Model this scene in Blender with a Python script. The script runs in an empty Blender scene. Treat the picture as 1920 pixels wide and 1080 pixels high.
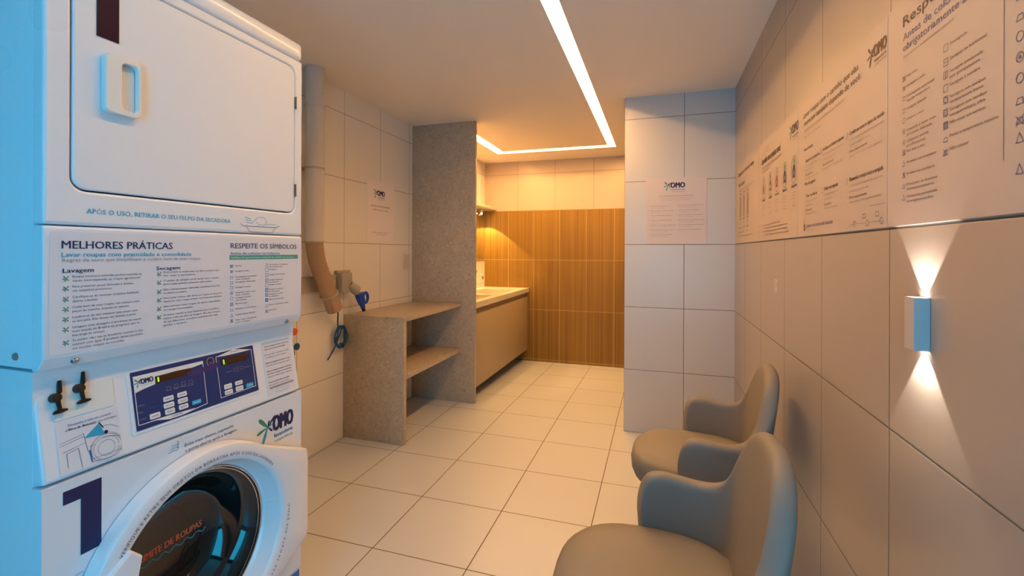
import bpy, bmesh, math, random
from mathutils import Vector, Matrix
PI = math.pi
C = bpy.context.scene.collection
scene = bpy.context.scene
random.seed(4)

# ------------------------------------------------------------ camera
F_PX, CY_PX, YAW, ROLL, EYE = 862.4, 471.65, 0.306, 0.0039, 1.2957
cam = bpy.data.cameras.new('camera')
cam.sensor_width = 36.0
cam.lens = F_PX / 1920 * 36
cam.shift_y = -(540 - CY_PX) / 1920
cam.clip_start = 0.02
cam_ob = bpy.data.objects.new('camera', cam)
C.objects.link(cam_ob)
cam_ob.matrix_world = (Matrix.Translation((0, 0, EYE)) @ Matrix.Rotation(YAW, 4, 'Z')
                       @ Matrix.Rotation(PI / 2, 4, 'X') @ Matrix.Rotation(ROLL, 4, 'Z'))
scene.camera = cam_ob

# ------------------------------------------------------------ exposure, world, large lights
scene.view_settings.view_transform = 'Standard'
scene.view_settings.look = 'None'
scene.view_settings.gamma = 1
scene.view_settings.use_curve_mapping = False
scene.view_settings.exposure = 0.0
world = bpy.data.worlds.new('daylight')
world.use_nodes = True
world.node_tree.nodes['Background'].inputs[0].default_value = (0.06, 0.42, 0.75, 1)
world.node_tree.nodes['Background'].inputs[1].default_value = 0.6
scene.world = world


def area_light(name, loc, rot, sx, sy, power, col, spread=PI):
    l = bpy.data.lights.new(name, 'AREA')
    l.shape = 'RECTANGLE'; l.size = sx; l.size_y = sy; l.energy = power; l.color = col; l.spread = spread
    o = bpy.data.objects.new(name, l); C.objects.link(o)
    o.location = loc; o.rotation_euler = rot
    return o


def spot_light(name, loc, direction, power, col, size, blend, radius):
    l = bpy.data.lights.new(name, 'SPOT')
    l.energy = power; l.color = col; l.spot_size = size; l.spot_blend = blend; l.shadow_soft_size = radius
    o = bpy.data.objects.new(name, l); C.objects.link(o)
    o.location = loc
    o.rotation_euler = Vector(direction).to_track_quat('-Z', 'Y').to_euler()
    return o


DAY_COL = (0.03, 0.59, 1.0)
DAY_POWER = 43
LED_COL = (1.0, 0.525, 0.165)
LED_STRENGTH = 240
DIFF_STRENGTH = 42
# daylight entering by the glazed opening in the wall behind the camera
area_light('window_daylight', (0.05, -1.42, 1.2), (-PI / 2, 0, PI), 0.9, 1.95, DAY_POWER, DAY_COL)

# ------------------------------------------------------------ room dimensions
T = 0.45                       # height of one wall tile
XR, XL = 0.5, -2.083           # right and left wall
YB = 3.42                      # face of the tiled block at the right
XE = -0.227                    # its free corner
YG = 3.637                     # granite partition
YBB = 5.45                     # far wall
ZC = 2.408                     # ceiling
YREAR = -1.3
XM = -1.13                     # front plane of the laundry tower


# ------------------------------------------------------------ frames on surfaces
class Frame:
    def __init__(s, O, A, B):
        s.O, s.A, s.B = Vector(O), Vector(A).normalized(), Vector(B).normalized()
        s.N = s.A.cross(s.B)
        s.M = Matrix(((s.A.x, s.B.x, s.N.x, s.O.x), (s.A.y, s.B.y, s.N.y, s.O.y),
                      (s.A.z, s.B.z, s.N.z, s.O.z), (0, 0, 0, 1)))

    def at(s, u, v, n=0.0):
        """surface coordinates of a point measured in the photograph"""
        a, b = (u - 960) / F_PX, (v - CY_PX) / F_PX
        c, t = math.cos(-ROLL), math.sin(-ROLL)
        a, b = a * c - b * t, a * t + b * c
        c, t = math.cos(YAW), math.sin(YAW)
        d = Vector((a * c - t, a * t + c, -b))
        o = Vector((0, 0, EYE))
        k = ((s.O + s.N * n) - o).dot(s.N) / d.dot(s.N)
        p = o + d * k - s.O
        return p.dot(s.A), p.dot(s.B)


FM = Frame((XM, 0, 0), (0, 1, 0), (0, 0, 1))          # laundry tower front
FR = Frame((XR, 0, 0), (0, -1, 0), (0, 0, 1))         # right wall
FL = Frame((XL, 0, 0), (0, 1, 0), (0, 0, 1))          # left wall
FB = Frame((0, YB, 0), (1, 0, 0), (0, 0, 1))          # block face
FW = Frame((0, 0, 0), (1, 0, 0), (0, 1, 0))           # plain world axes
CP0, CP1 = Vector((XM - 0.002, 0, 0.834)), Vector((XM - 0.043, 0, 1.056))
FC = Frame(CP0, (0, 1, 0), (CP1 - CP0))               # sloped control panel


# ------------------------------------------------------------ materials
def mat(name, col, rough=0.5, metal=0.0, emit=None, estr=0.0, coat=0.0, spec=0.5, trans=0.0, bump=None, ior=1.45):
    m = bpy.data.materials.new(name)
    m.use_nodes = True
    nt = m.node_tree
    b = nt.nodes['Principled BSDF']
    b.inputs['Base Color'].default_value = (*col, 1)
    b.inputs['Roughness'].default_value = rough
    b.inputs['Metallic'].default_value = metal
    b.inputs['Coat Weight'].default_value = coat
    b.inputs['Specular IOR Level'].default_value = spec
    b.inputs['Transmission Weight'].default_value = trans
    b.inputs['IOR'].default_value = ior
    if emit:
        b.inputs['Emission Color'].default_value = (*emit, 1)
        b.inputs['Emission Strength'].default_value = estr
    n = nt.nodes.new('ShaderNodeTexNoise')
    n.inputs['Scale'].default_value = bump[0] if bump else 2.5
    g = nt.nodes.new('ShaderNodeNewGeometry')
    nt.links.new(g.outputs['Position'], n.inputs['Vector'])
    if bump:
        bp = nt.nodes.new('ShaderNodeBump')
        bp.inputs['Strength'].default_value = bump[1]
        bp.inputs['Distance'].default_value = 0.002
        nt.links.new(n.outputs['Fac'], bp.inputs['Height'])
        nt.links.new(bp.outputs['Normal'], b.inputs['Normal'])
    else:                      # slight procedural variation of the gloss
        mr = nt.nodes.new('ShaderNodeMapRange')
        mr.inputs['To Min'].default_value = max(0.0, rough - 0.015)
        mr.inputs['To Max'].default_value = min(1.0, rough + 0.015)
        nt.links.new(n.outputs['Fac'], mr.inputs['Value'])
        nt.links.new(mr.outputs['Result'], b.inputs['Roughness'])
    return m


class NT:
    def __init__(s, name):
        s.m = bpy.data.materials.new(name); s.m.use_nodes = True
        s.t = s.m.node_tree; s.b = s.t.nodes['Principled BSDF']
        s.pos = s.n('ShaderNodeNewGeometry').outputs['Position']
        sp = s.n('ShaderNodeSeparateXYZ'); s.l(s.pos, sp.inputs[0]); s.xyz = sp.outputs

    def n(s, k): return s.t.nodes.new(k)
    def l(s, a, b): s.t.links.new(a, b)

    def math(s, op, a, b=None):
        n = s.n('ShaderNodeMath'); n.operation = op
        for i, v in enumerate((a, b)):
            if v is None: continue
            if isinstance(v, (int, float)): n.inputs[i].default_value = v
            else: s.l(v, n.inputs[i])
        return n.outputs[0]

    def line(s, c, off, pitch, half):
        """1 on the joints of a regular grid along coordinate c"""
        f = s.math('FRACT', s.math('ADD', s.math('DIVIDE', s.math('SUBTRACT', c, off), pitch), 0.5))
        d = s.math('MULTIPLY', s.math('ABSOLUTE', s.math('SUBTRACT', f, 0.5)), pitch)
        return s.math('LESS_THAN', d, half), d

    def noise(s, scale, detail=3, vec=None):
        n = s.n('ShaderNodeTexNoise'); n.inputs['Scale'].default_value = scale; n.inputs['Detail'].default_value = detail
        s.l(vec or s.pos, n.inputs['Vector']); return n.outputs['Fac']

    def ramp(s, fac, *stops):
        r = s.n('ShaderNodeValToRGB'); s.l(fac, r.inputs[0])
        el = r.color_ramp.elements
        while len(el) < len(stops): el.new(0.5)
        for e, (p, c) in zip(el, stops): e.position = p; e.color = (*c, 1)
        return r.outputs[0]

    def mix(s, f, a, b):
        m = s.n('ShaderNodeMix'); m.data_type = 'RGBA'
        for i, v in ((0, f), (6, a), (7, b)):
            if isinstance(v, tuple): m.inputs[i].default_value = (*v, 1)
            elif isinstance(v, (int, float)): m.inputs[i].default_value = v
            else: s.l(v, m.inputs[i])
        return m.outputs[2]

    def bump(s, h, strength=0.5, dist=0.002):
        b = s.n('ShaderNodeBump'); b.inputs['Strength'].default_value = strength; b.inputs['Distance'].default_value = dist
        s.l(h, b.inputs['Height']); s.l(b.outputs[0], s.b.inputs['Normal'])


def tile_mat(name, axis1, off1, p1, axis2, off2, p2, col, grout, half=0.0018, rough=0.3, wav=0.0):
    k = NT(name)
    l1, d1 = k.line(k.xyz[axis1], off1, p1, half)
    l2, d2 = k.line(k.xyz[axis2], off2, p2, half)
    g = k.math('MAXIMUM', l1, l2)
    c2 = tuple(c * 0.965 for c in col)
    base = k.mix(k.noise(2.3, 2), col, c2)
    k.l(k.mix(g, base, grout), k.b.inputs['Base Color'])
    d = k.math('MINIMUM', d1, d2)
    h = k.math('MINIMUM', k.math('DIVIDE', d, 0.004), 1.0)
    h = k.math('ADD', h, k.math('MULTIPLY', k.noise(5, 2), wav))
    k.bump(h, 0.5, 0.0015)
    r = k.math('ADD', k.math('MULTIPLY', g, 0.4), rough)
    k.l(r, k.b.inputs['Roughness'])
    return k.m


WHITE_TILE = (0.83, 0.79, 0.77)
GROUT = (0.36, 0.27, 0.20)
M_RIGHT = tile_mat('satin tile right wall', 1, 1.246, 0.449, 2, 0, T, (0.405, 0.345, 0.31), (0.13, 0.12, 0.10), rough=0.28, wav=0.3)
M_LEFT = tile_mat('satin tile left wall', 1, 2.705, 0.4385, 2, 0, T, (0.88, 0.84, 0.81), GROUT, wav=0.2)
M_BLOCK = tile_mat('satin tile block', 0, 0.1775, 0.405, 2, 0, T, (0.59, 0.575, 0.60), (0.14, 0.12, 0.11), wav=0.2)
M_FAR = tile_mat('satin tile far wall', 0, -0.716, 0.467, 2, 0, T, (0.52, 0.415, 0.33), (0.25, 0.18, 0.11), wav=0.2)
M_FLOOR = tile_mat('floor tile', 0, -1.18, 0.4436, 1, 2.1756, 0.4436, (0.555, 0.575, 0.63), (0.13, 0.085, 0.05), half=0.0022, rough=0.34, wav=0.15)
M_CEIL = mat('ceiling paint', (0.90, 0.83, 0.78), 0.9)


def flute_mat():
    k = NT('fluted wood tile')
    l1, d1 = k.line(k.xyz[0], -1.1205, 0.3225, 0.0032)
    l2, d2 = k.line(k.xyz[2], 0.590, 0.6045, 0.0028)
    vec = k.n('ShaderNodeVectorMath'); vec.operation = 'MULTIPLY'
    k.l(k.pos, vec.inputs[0]); vec.inputs[1].default_value = (70, 1, 0.5)
    s = k.noise(1.0, 3, vec.outputs[0])
    base = k.ramp(s, (0.3, (0.150, 0.066, 0.002)), (0.5, (0.215, 0.106, 0.004)), (0.72, (0.275, 0.150, 0.010)))
    # every tile has a slightly different tone
    ix = k.math('FLOOR', k.math('DIVIDE', k.math('SUBTRACT', k.xyz[0], -1.1205), 0.3225))
    iz = k.math('FLOOR', k.math('DIVIDE', k.math('SUBTRACT', k.xyz[2], 0.590), 0.6045))
    cb = k.n('ShaderNodeCombineXYZ'); k.l(ix, cb.inputs[0]); k.l(iz, cb.inputs[1])
    wn = k.n('ShaderNodeTexWhiteNoise'); k.l(cb.outputs[0], wn.inputs['Vector'])
    base = k.mix(k.math('MULTIPLY', wn.outputs['Value'], 0.45), base, (0.30, 0.165, 0.012))
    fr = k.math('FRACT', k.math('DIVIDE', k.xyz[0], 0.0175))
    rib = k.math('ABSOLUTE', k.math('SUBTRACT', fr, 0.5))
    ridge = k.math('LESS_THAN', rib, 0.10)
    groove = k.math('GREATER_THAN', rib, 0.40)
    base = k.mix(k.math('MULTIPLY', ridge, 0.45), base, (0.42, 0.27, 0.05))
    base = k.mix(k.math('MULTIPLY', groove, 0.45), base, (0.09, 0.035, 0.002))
    g = k.math('MAXIMUM', l1, l2)
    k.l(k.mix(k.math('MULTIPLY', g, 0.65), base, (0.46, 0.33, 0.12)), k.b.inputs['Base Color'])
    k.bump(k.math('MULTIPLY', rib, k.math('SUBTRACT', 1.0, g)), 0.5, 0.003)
    k.b.inputs['Roughness'].default_value = 0.5
    return k.m


def granite_mat():
    k = NT('grey brown granite')
    n0 = k.n('ShaderNodeTexNoise'); n0.inputs['Scale'].default_value = 24; n0.inputs['Detail'].default_value = 8
    n0.inputs['Roughness'].default_value = 0.65
    n0.inputs['Distortion'].default_value = 2.2; k.l(k.pos, n0.inputs['Vector'])
    base = k.ramp(n0.outputs['Fac'], (0.3, (0.37, 0.29, 0.215)), (0.5, (0.49, 0.39, 0.29)), (0.7, (0.60, 0.485, 0.37)))
    n1 = k.n('ShaderNodeTexNoise'); n1.inputs['Scale'].default_value = 48; n1.inputs['Detail'].default_value = 3
    n1.inputs['Distortion'].default_value = 3.0; k.l(k.pos, n1.inputs['Vector'])
    vein = k.math('LESS_THAN', k.math('ABSOLUTE', k.math('SUBTRACT', n1.outputs['Fac'], 0.5)), 0.014)
    vein = k.math('MULTIPLY', vein, k.math('GREATER_THAN', k.noise(7, 3), 0.47))
    base = k.mix(k.math('MULTIPLY', vein, 0.45), base, (0.17, 0.115, 0.075))
    sp = k.noise(150, 2)
    base = k.mix(k.math('MULTIPLY', k.math('GREATER_THAN', sp, 0.66), 0.35), base, (0.70, 0.60, 0.49))
    k.l(base, k.b.inputs['Base Color'])
    k.b.inputs['Roughness'].default_value = 0.28
    return k.m


M_FLUTE = flute_mat()
M_GRANITE = granite_mat()
M_APPL = mat('white enamel', (0.79, 0.83, 0.92), 0.28, coat=0.3)
M_APPL2 = mat('white plastic', (0.78, 0.80, 0.80), 0.35)
M_DARK = mat('painted gap shade', (0.01, 0.01, 0.012), 0.6)  # near-black standing in for the shade around the dryer door
M_BLACK = mat('black plastic', (0.012, 0.012, 0.014), 0.35)
M_CHROME = mat('chrome', (0.75, 0.75, 0.75), 0.12, 1.0)
M_STEEL = mat('drum steel', (0.30, 0.32, 0.34), 0.25, 1.0)
M_GLASS = mat('dark door glass', (0.006, 0.008, 0.010), 0.04, spec=0.8)
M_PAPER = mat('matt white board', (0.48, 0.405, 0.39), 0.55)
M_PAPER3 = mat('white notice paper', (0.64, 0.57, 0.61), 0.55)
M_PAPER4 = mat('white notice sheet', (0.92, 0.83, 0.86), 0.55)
M_PAPER2 = mat('white print film', (0.74, 0.75, 0.84), 0.4)
M_NAVY = mat('ink navy', (0.012, 0.018, 0.09), 0.5)
M_BLUE = mat('ink blue', (0.02, 0.16, 0.48), 0.5)
M_CYAN = mat('ink cyan', (0.03, 0.36, 0.62), 0.5)
M_GREY = mat('ink grey', (0.12, 0.12, 0.17), 0.6)
M_LGREY = mat('ink light grey', (0.33, 0.31, 0.36), 0.6)
M_GREEN = mat('ink green', (0.03, 0.25, 0.16), 0.5)
M_TEAL = mat('ink teal bar', (0.07, 0.34, 0.30), 0.5)
M_BROWN = mat('ink brown black', (0.045, 0.028, 0.035), 0.6)
M_RED = mat('ink orange red', (0.65, 0.09, 0.03), 0.5)
M_PLATE = mat('control plate blue', (0.012, 0.035, 0.16), 0.3)
M_VIOLET = mat('print violet', (0.045, 0.03, 0.15), 0.4)
M_WHITE = mat('print white', (0.80, 0.80, 0.82), 0.4)
M_LED1 = mat('green digit', (0.1, 0.5, 0.0), 0.4, emit=(0.35, 1.0, 0.02), estr=1.2)
M_DISP = mat('brown display', (0.055, 0.022, 0.008), 0.25)
M_PVC = mat('white PVC', (0.66, 0.62, 0.59), 0.3)
M_HOSE = mat('tan vinyl hose', (0.42, 0.275, 0.17), 0.15, coat=.5)
M_DUCT = mat('beige duct', (0.48, 0.41, 0.34), 0.45)
M_BOX = mat('grey plastic box', (0.38, 0.36, 0.33), 0.4)
M_PLUG = mat('blue plug plastic', (0.01, 0.06, 0.42), 0.3)
M_CABLE = mat('blue cable', (0.01, 0.085, 0.22), 0.35)
M_ORANGE = mat('orange plastic', (0.75, 0.12, 0.02), 0.35)
M_VINYL = mat('greige vinyl', (0.215, 0.190, 0.170), 0.6, bump=(260, 0.12))
M_WOODLEG = mat('wooden legs', (0.28, 0.15, 0.07), 0.45)
M_COUNTER = mat('cream counter stone', (0.72, 0.66, 0.54), 0.25)
M_CAB = mat('beige laminate', (0.44, 0.345, 0.22), 0.45)
M_MIRROR = mat('mirror', (0.75, 0.75, 0.73), 0.03, 1.0)
M_ALU = mat('grey white lamp metal', (0.46, 0.44, 0.46), 0.4)
M_LEDSTRIP = mat('LED tape', (0.9, 0.85, 0.8), 0.5, emit=LED_COL, estr=LED_STRENGTH)
M_SLOT = mat('white slot paint', (0.88, 0.86, 0.82), 0.8)
M_DIFFUSER = mat('lit slot diffuser', (0.9, 0.88, 0.84), 0.8, emit=LED_COL, estr=DIFF_STRENGTH)
M_LAMPGLOW = mat('lamp lens', (0.9, 0.9, 0.9), 0.5, emit=(1.0, 0.93, 0.8), estr=30)
M_WARMGLOW = mat('warm bulb', (0.9, 0.85, 0.7), 0.5, emit=(1.0, 0.75, 0.4), estr=25)
M_ALUFRAME = mat('door frame aluminium', (0.5, 0.5, 0.5), 0.35, 0.8)
M_BURG = mat('burgundy plate', (0.035, 0.008, 0.016), 0.12)


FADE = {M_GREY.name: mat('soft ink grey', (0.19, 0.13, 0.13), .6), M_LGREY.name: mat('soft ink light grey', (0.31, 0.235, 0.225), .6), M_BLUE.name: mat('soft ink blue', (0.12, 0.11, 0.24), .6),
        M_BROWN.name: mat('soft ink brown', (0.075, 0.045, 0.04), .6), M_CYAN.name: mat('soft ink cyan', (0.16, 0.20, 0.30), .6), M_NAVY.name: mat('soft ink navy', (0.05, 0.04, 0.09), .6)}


def glass_pane_mat():
    m = bpy.data.materials.new('clear pane'); m.use_nodes = True
    t = m.node_tree; t.nodes.clear()
    o = t.nodes.new('ShaderNodeOutputMaterial'); tr = t.nodes.new('ShaderNodeBsdfTransparent')
    gl = t.nodes.new('ShaderNodeBsdfGlossy'); gl.inputs['Roughness'].default_value = 0.05
    mx = t.nodes.new('ShaderNodeMixShader'); mx.inputs[0].default_value = 0.06
    t.links.new(tr.outputs[0], mx.inputs[1]); t.links.new(gl.outputs[0], mx.inputs[2]); t.links.new(mx.outputs[0], o.inputs[0])
    return m


M_PANE = glass_pane_mat()


# ------------------------------------------------------------ mesh helpers
def merge(dst, src, M=None, mi=0):
    if M is not None: src.transform(M)
    for f in src.faces: f.material_index = mi
    me = bpy.data.meshes.new('tmp'); src.to_mesh(me); src.free()
    dst.from_mesh(me); bpy.data.meshes.remove(me)


def box(bm, fr, a0, a1, b0, b1, n0, n1, bev=0.0, seg=2, mi=0):
    t = bmesh.new()
    bmesh.ops.create_cube(t, size=1)
    t.transform(Matrix.Translation(((a0 + a1) / 2, (b0 + b1) / 2, (n0 + n1) / 2)) @ Matrix.Diagonal((abs(a1 - a0), abs(b1 - b0), abs(n1 - n0), 1)))
    if bev: bmesh.ops.bevel(t, geom=t.edges[:], offset=bev, segments=seg, profile=0.5, affect='EDGES')
    merge(bm, t, fr.M, mi)


def wbox(bm, x0, x1, y0, y1, z0, z1, bev=0.0, seg=2, mi=0):
    box(bm, FW, x0, x1, y0, y1, z0, z1, bev, seg, mi)


def prism(bm, fr, pts, n0, n1, mi=0, bev=0.0):
    t = bmesh.new()
    lo = [t.verts.new((a, b, n0)) for a, b in pts]; hi = [t.verts.new((a, b, n1)) for a, b in pts]
    k = len(pts)
    t.faces.new(hi); t.faces.new(lo[::-1])
    for i in range(k): t.faces.new((lo[i], lo[(i + 1) % k], hi[(i + 1) % k], hi[i]))
    bmesh.ops.recalc_face_normals(t, faces=t.faces)
    if bev: bmesh.ops.bevel(t, geom=t.edges[:], offset=bev, segments=2, affect='EDGES')
    merge(bm, t, fr.M, mi)


def flat(bm, fr, pts, n, mi=0):
    t = bmesh.new(); t.faces.new([t.verts.new((a, b, n)) for a, b in pts])
    t.normal_update()
    for f in t.faces:
        if f.normal.z < 0: f.normal_flip()
    merge(bm, t, fr.M, mi)


def ring_prism(bm, fr, outer, inner, n0, n1, mi=0):
    """plate with a hole; outer and inner have the same number of points"""
    t = bmesh.new(); k = len(outer)
    V = [[t.verts.new((a, b, n)) for a, b in L] for n in (n0, n1) for L in (outer, inner)]
    ol, il, oh, ih = V
    for i in range(k):
        j = (i + 1) % k
        t.faces.new((oh[i], oh[j], ih[j], ih[i])); t.faces.new((ol[j], ol[i], il[i], il[j]))
        t.faces.new((ol[i], ol[j], oh[j], oh[i])); t.faces.new((il[j], il[i], ih[i], ih[j]))
    bmesh.ops.recalc_face_normals(t, faces=t.faces)
    merge(bm, t, fr.M, mi)


def rrect(a0, a1, b0, b1, r, k=6):
    P = []
    for cx, cy, s in ((a1 - r, b1 - r, 0), (a0 + r, b1 - r, 1), (a0 + r, b0 + r, 2), (a1 - r, b0 + r, 3)):
        for i in range(k + 1):
            t = (s + i / k) * PI / 2
            P.append((cx + r * math.cos(t), cy + r * math.sin(t)))
    return P


def rect_match(a0, a1, b0, b1, k=6):
    """rectangle with as many points as rrect"""
    P = []
    for cx, cy in ((a1, b1), (a0, b1), (a0, b0), (a1, b0)):
        P += [(cx, cy)] * (k + 1)
    out = []
    for i, (x, y) in enumerate(P):   # tiny offsets keep the points distinct
        out.append((x, y))
    return out


def circle(cx, cy, r, k=48, a0=0.0):
    return [(cx + r * math.cos(a0 + 2 * PI * i / k), cy + r * math.sin(a0 + 2 * PI * i / k)) for i in range(k)]


def stroke(bm, fr, pts, w, n, mi=0, closed=False):
    k = len(pts)
    for i in range(k if closed else k - 1):
        p, q = Vector(pts[i]), Vector(pts[(i + 1) % k])
        d = q - p
        if d.length < 1e-7: continue
        d.normalize(); s = Vector((-d.y, d.x)) * w / 2; e = d * w * 0.35
        flat(bm, fr, [tuple(p - e - s), tuple(q + e - s), tuple(q + e + s), tuple(p - e + s)], n, mi)


def tube(bm, pts, r, seg=16, caps=True, mi=0, fr=FW):
    pts = [Vector(p) for p in pts]
    rs = r if isinstance(r, (list, tuple)) else [r] * len(pts)
    t = bmesh.new(); rings = []
    d0 = (pts[1] - pts[0]).normalized()
    up = Vector((0, 0, 1)) if abs(d0.z) < 0.9 else Vector((1, 0, 0))
    nrm = (up - d0 * up.dot(d0)).normalized()
    for i, p in enumerate(pts):
        if i == 0: d = pts[1] - pts[0]
        elif i == len(pts) - 1: d = pts[-1] - pts[-2]
        else: d = (pts[i + 1] - pts[i]).normalized() + (pts[i] - pts[i - 1]).normalized()
        d.normalize()
        nrm = (nrm - d * nrm.dot(d)).normalized(); bi = d.cross(nrm)
        rings.append([t.verts.new(p + (nrm * math.cos(2 * PI * k / seg) + bi * math.sin(2 * PI * k / seg)) * rs[i]) for k in range(seg)])
    for A, B in zip(rings, rings[1:]):
        for k in range(seg): t.faces.new((A[k], A[(k + 1) % seg], B[(k + 1) % seg], B[k]))
    if caps: t.faces.new(rings[0][::-1]); t.faces.new(rings[-1])
    bmesh.ops.recalc_face_normals(t, faces=t.faces)
    merge(bm, t, fr.M, mi)


def smooth_path(pts, k=6):
    P = [Vector(p) for p in pts]; out = []
    for i in range(len(P) - 1):
        p0, p1, p2, p3 = P[max(i - 1, 0)], P[i], P[i + 1], P[min(i + 2, len(P) - 1)]
        for j in range(k):
            t = j / k
            out.append(0.5 * ((2 * p1) + (p2 - p0) * t + (2 * p0 - 5 * p1 + 4 * p2 - p3) * t * t + (3 * p1 - p0 - 3 * p2 + p3) * t ** 3))
    out.append(P[-1]); return out


def lathe(bm, fr, prof, cx, cy, seg=48, mi=0):
    """revolve profile [(radius, n)] about the frame normal at (cx, cy)"""
    t = bmesh.new(); R = []
    for r, n in prof:
        if r < 1e-6: R.append([t.verts.new((cx, cy, n))])
        else: R.append([t.verts.new((cx + r * math.cos(2 * PI * i / seg), cy + r * math.sin(2 * PI * i / seg), n)) for i in range(seg)])
    for A, B in zip(R, R[1:]):
        for i in range(seg):
            j = (i + 1) % seg
            if len(A) == 1 and len(B) == 1: continue
            if len(A) == 1: t.faces.new((A[0], B[i], B[j]))
            elif len(B) == 1: t.faces.new((A[i], A[j], B[0]))
            else: t.faces.new((A[i], A[j], B[j], B[i]))
    bmesh.ops.recalc_face_normals(t, faces=t.faces)
    merge(bm, t, fr.M, mi)


def obj(name, bm, mats, parent=None, smooth=30, origin=None, bevel=0.0):
    me = bpy.data.meshes.new(name)
    root = parent
    while root is not None and root.parent is not None: root = root.parent
    off = Vector(root['_o']) if root is not None and '_o' in root else Vector((0, 0, 0))
    if parent is None and origin is not None: off = Vector(origin)
    bm.transform(Matrix.Translation(-off))
    bm.to_mesh(me); bm.free()
    for m in (mats if isinstance(mats, (list, tuple)) else [mats]): me.materials.append(m)
    if smooth:
        me.shade_smooth(); me.set_sharp_from_angle(angle=math.radians(smooth))
    o = bpy.data.objects.new(name, me); C.objects.link(o)
    if parent is not None: o.parent = parent
    elif origin is not None: o.location = off
    if bevel:
        b = o.modifiers.new('bevel', 'BEVEL'); b.width = bevel; b.segments = 3; b.limit_method = 'ANGLE'
        b.angle_limit = math.radians(40); b.use_clamp_overlap = True
    return o


def tag(o, label, cat, group=None):
    o['label'] = label; o['category'] = cat
    if group: o['group'] = group
    return o


ROOTS = []


def thing(name, label, cat, loc, group=None):
    o = bpy.data.objects.new(name, None); C.objects.link(o)
    o.empty_display_size = 0.1
    o.location = loc; o['_o'] = tuple(loc); ROOTS.append(o)
    return tag(o, label, cat, group)


def struct(name, bm, m, smooth=0):
    o = obj(name, bm, m, smooth=smooth); o['kind'] = 'structure'; return o


TXT = {}


def text_mesh(s, bold=0):
    key = s
    if key not in TXT:
        cu = bpy.data.curves.new('t', 'FONT'); cu.body = s; cu.size = 1; cu.resolution_u = 2
        cu.fill_mode = 'FRONT'
        o = bpy.data.objects.new('t', cu); C.objects.link(o)
        dg = bpy.context.evaluated_depsgraph_get(); dg.update()
        me = bpy.data.meshes.new_from_object(o.evaluated_get(dg))
        bpy.data.objects.remove(o); bpy.data.curves.remove(cu)
        xs = [v.co.x for v in me.vertices] or [0, 1]
        TXT[key] = (me, min(xs), max(xs))
    return TXT[key]


class Ink:
    """what is printed on one surface, gathered into parts (logo, heading, body text ...)"""
    def __init__(s, fr, n=0.0006):
        s.fr, s.n, s.parts, s.cur, s.bm, s.mats = fr, n, {}, None, None, []

    def use(s, kind):
        kind = s.cur or kind
        if kind not in s.parts: s.parts[kind] = (bmesh.new(), [])
        s.bm, s.mats = s.parts[kind]

    def mi(s, m):
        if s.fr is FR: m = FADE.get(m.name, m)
        if m not in s.mats: s.mats.append(m)
        return s.mats.index(m)

    def text(s, t, a0, b, h, a1=None, m=None, bold=0.0, rot=0.0, align='L', dn=0.0):
        s.use('heading' if h > .0125 else 'body_text')
        me, x0, x1 = text_mesh(t, bold)
        sy = h / 0.729
        sx = sy * 0.98 if a1 is None else (a1 - a0) / (x1 - x0)
        w = (x1 - x0) * sx
        sh = 0 if align == 'L' else -w / 2
        e = bold * 1.6 * sy
        for k, (ex, ey) in enumerate(((0, 0), (e, e * .3), (-e, -e * .3), (e, -e * .5), (-e, e * .5)) if bold > .02 else ((0, 0), (e, 0), (-e, 0)) if bold else ((0, 0),)):
            tb = bmesh.new(); tb.from_mesh(me)
            tb.transform(Matrix.Translation((a0, b, s.n + dn + k * .00003)) @ Matrix.Rotation(rot, 4, 'Z') @ Matrix.Translation((sh + ex, ey, 0))
                         @ Matrix.Diagonal((sx, sy, 1, 1)) @ Matrix.Translation((-x0, 0, 0)))
            merge(s.bm, tb, s.fr.M, s.mi(m or M_NAVY))

    def ptext(s, t, p0, p1, h, m=None, bold=0.0):
        """text whose baseline runs between two points measured in the photograph"""
        a0, b0 = s.fr.at(*p0); a1, b1 = s.fr.at(*p1)
        s.text(t, a0, (b0 + b1) / 2, h, a1, m, bold)

    def poly(s, pts, m, dn=0.0): s.use('graphic'); flat(s.bm, s.fr, pts, s.n + dn, s.mi(m))
    def line(s, pts, w, m, closed=False, dn=0.0): s.use('graphic'); stroke(s.bm, s.fr, pts, w, s.n + dn, s.mi(m), closed)
    def build(s, name, parent):
        out = [obj(name if len(s.parts) == 1 else k if isinstance(k, str) else k[0], bm, ms, parent, smooth=0) for k, (bm, ms) in s.parts.items()]
        return out[0]


def blob(cx, cy, ang, length, w):
    """tear-drop petal pointing away from the centre"""
    out = []
    for i in range(14):
        t = 2 * PI * i / 14
        r = length * (0.5 + 0.5 * math.cos(t)); y = w * math.sin(t) * (0.35 + 0.65 * (0.5 + 0.5 * math.cos(t)))
        out.append((cx + r * math.cos(ang) - y * math.sin(ang), cy + r * math.sin(ang) + y * math.cos(ang)))
    return out


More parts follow.
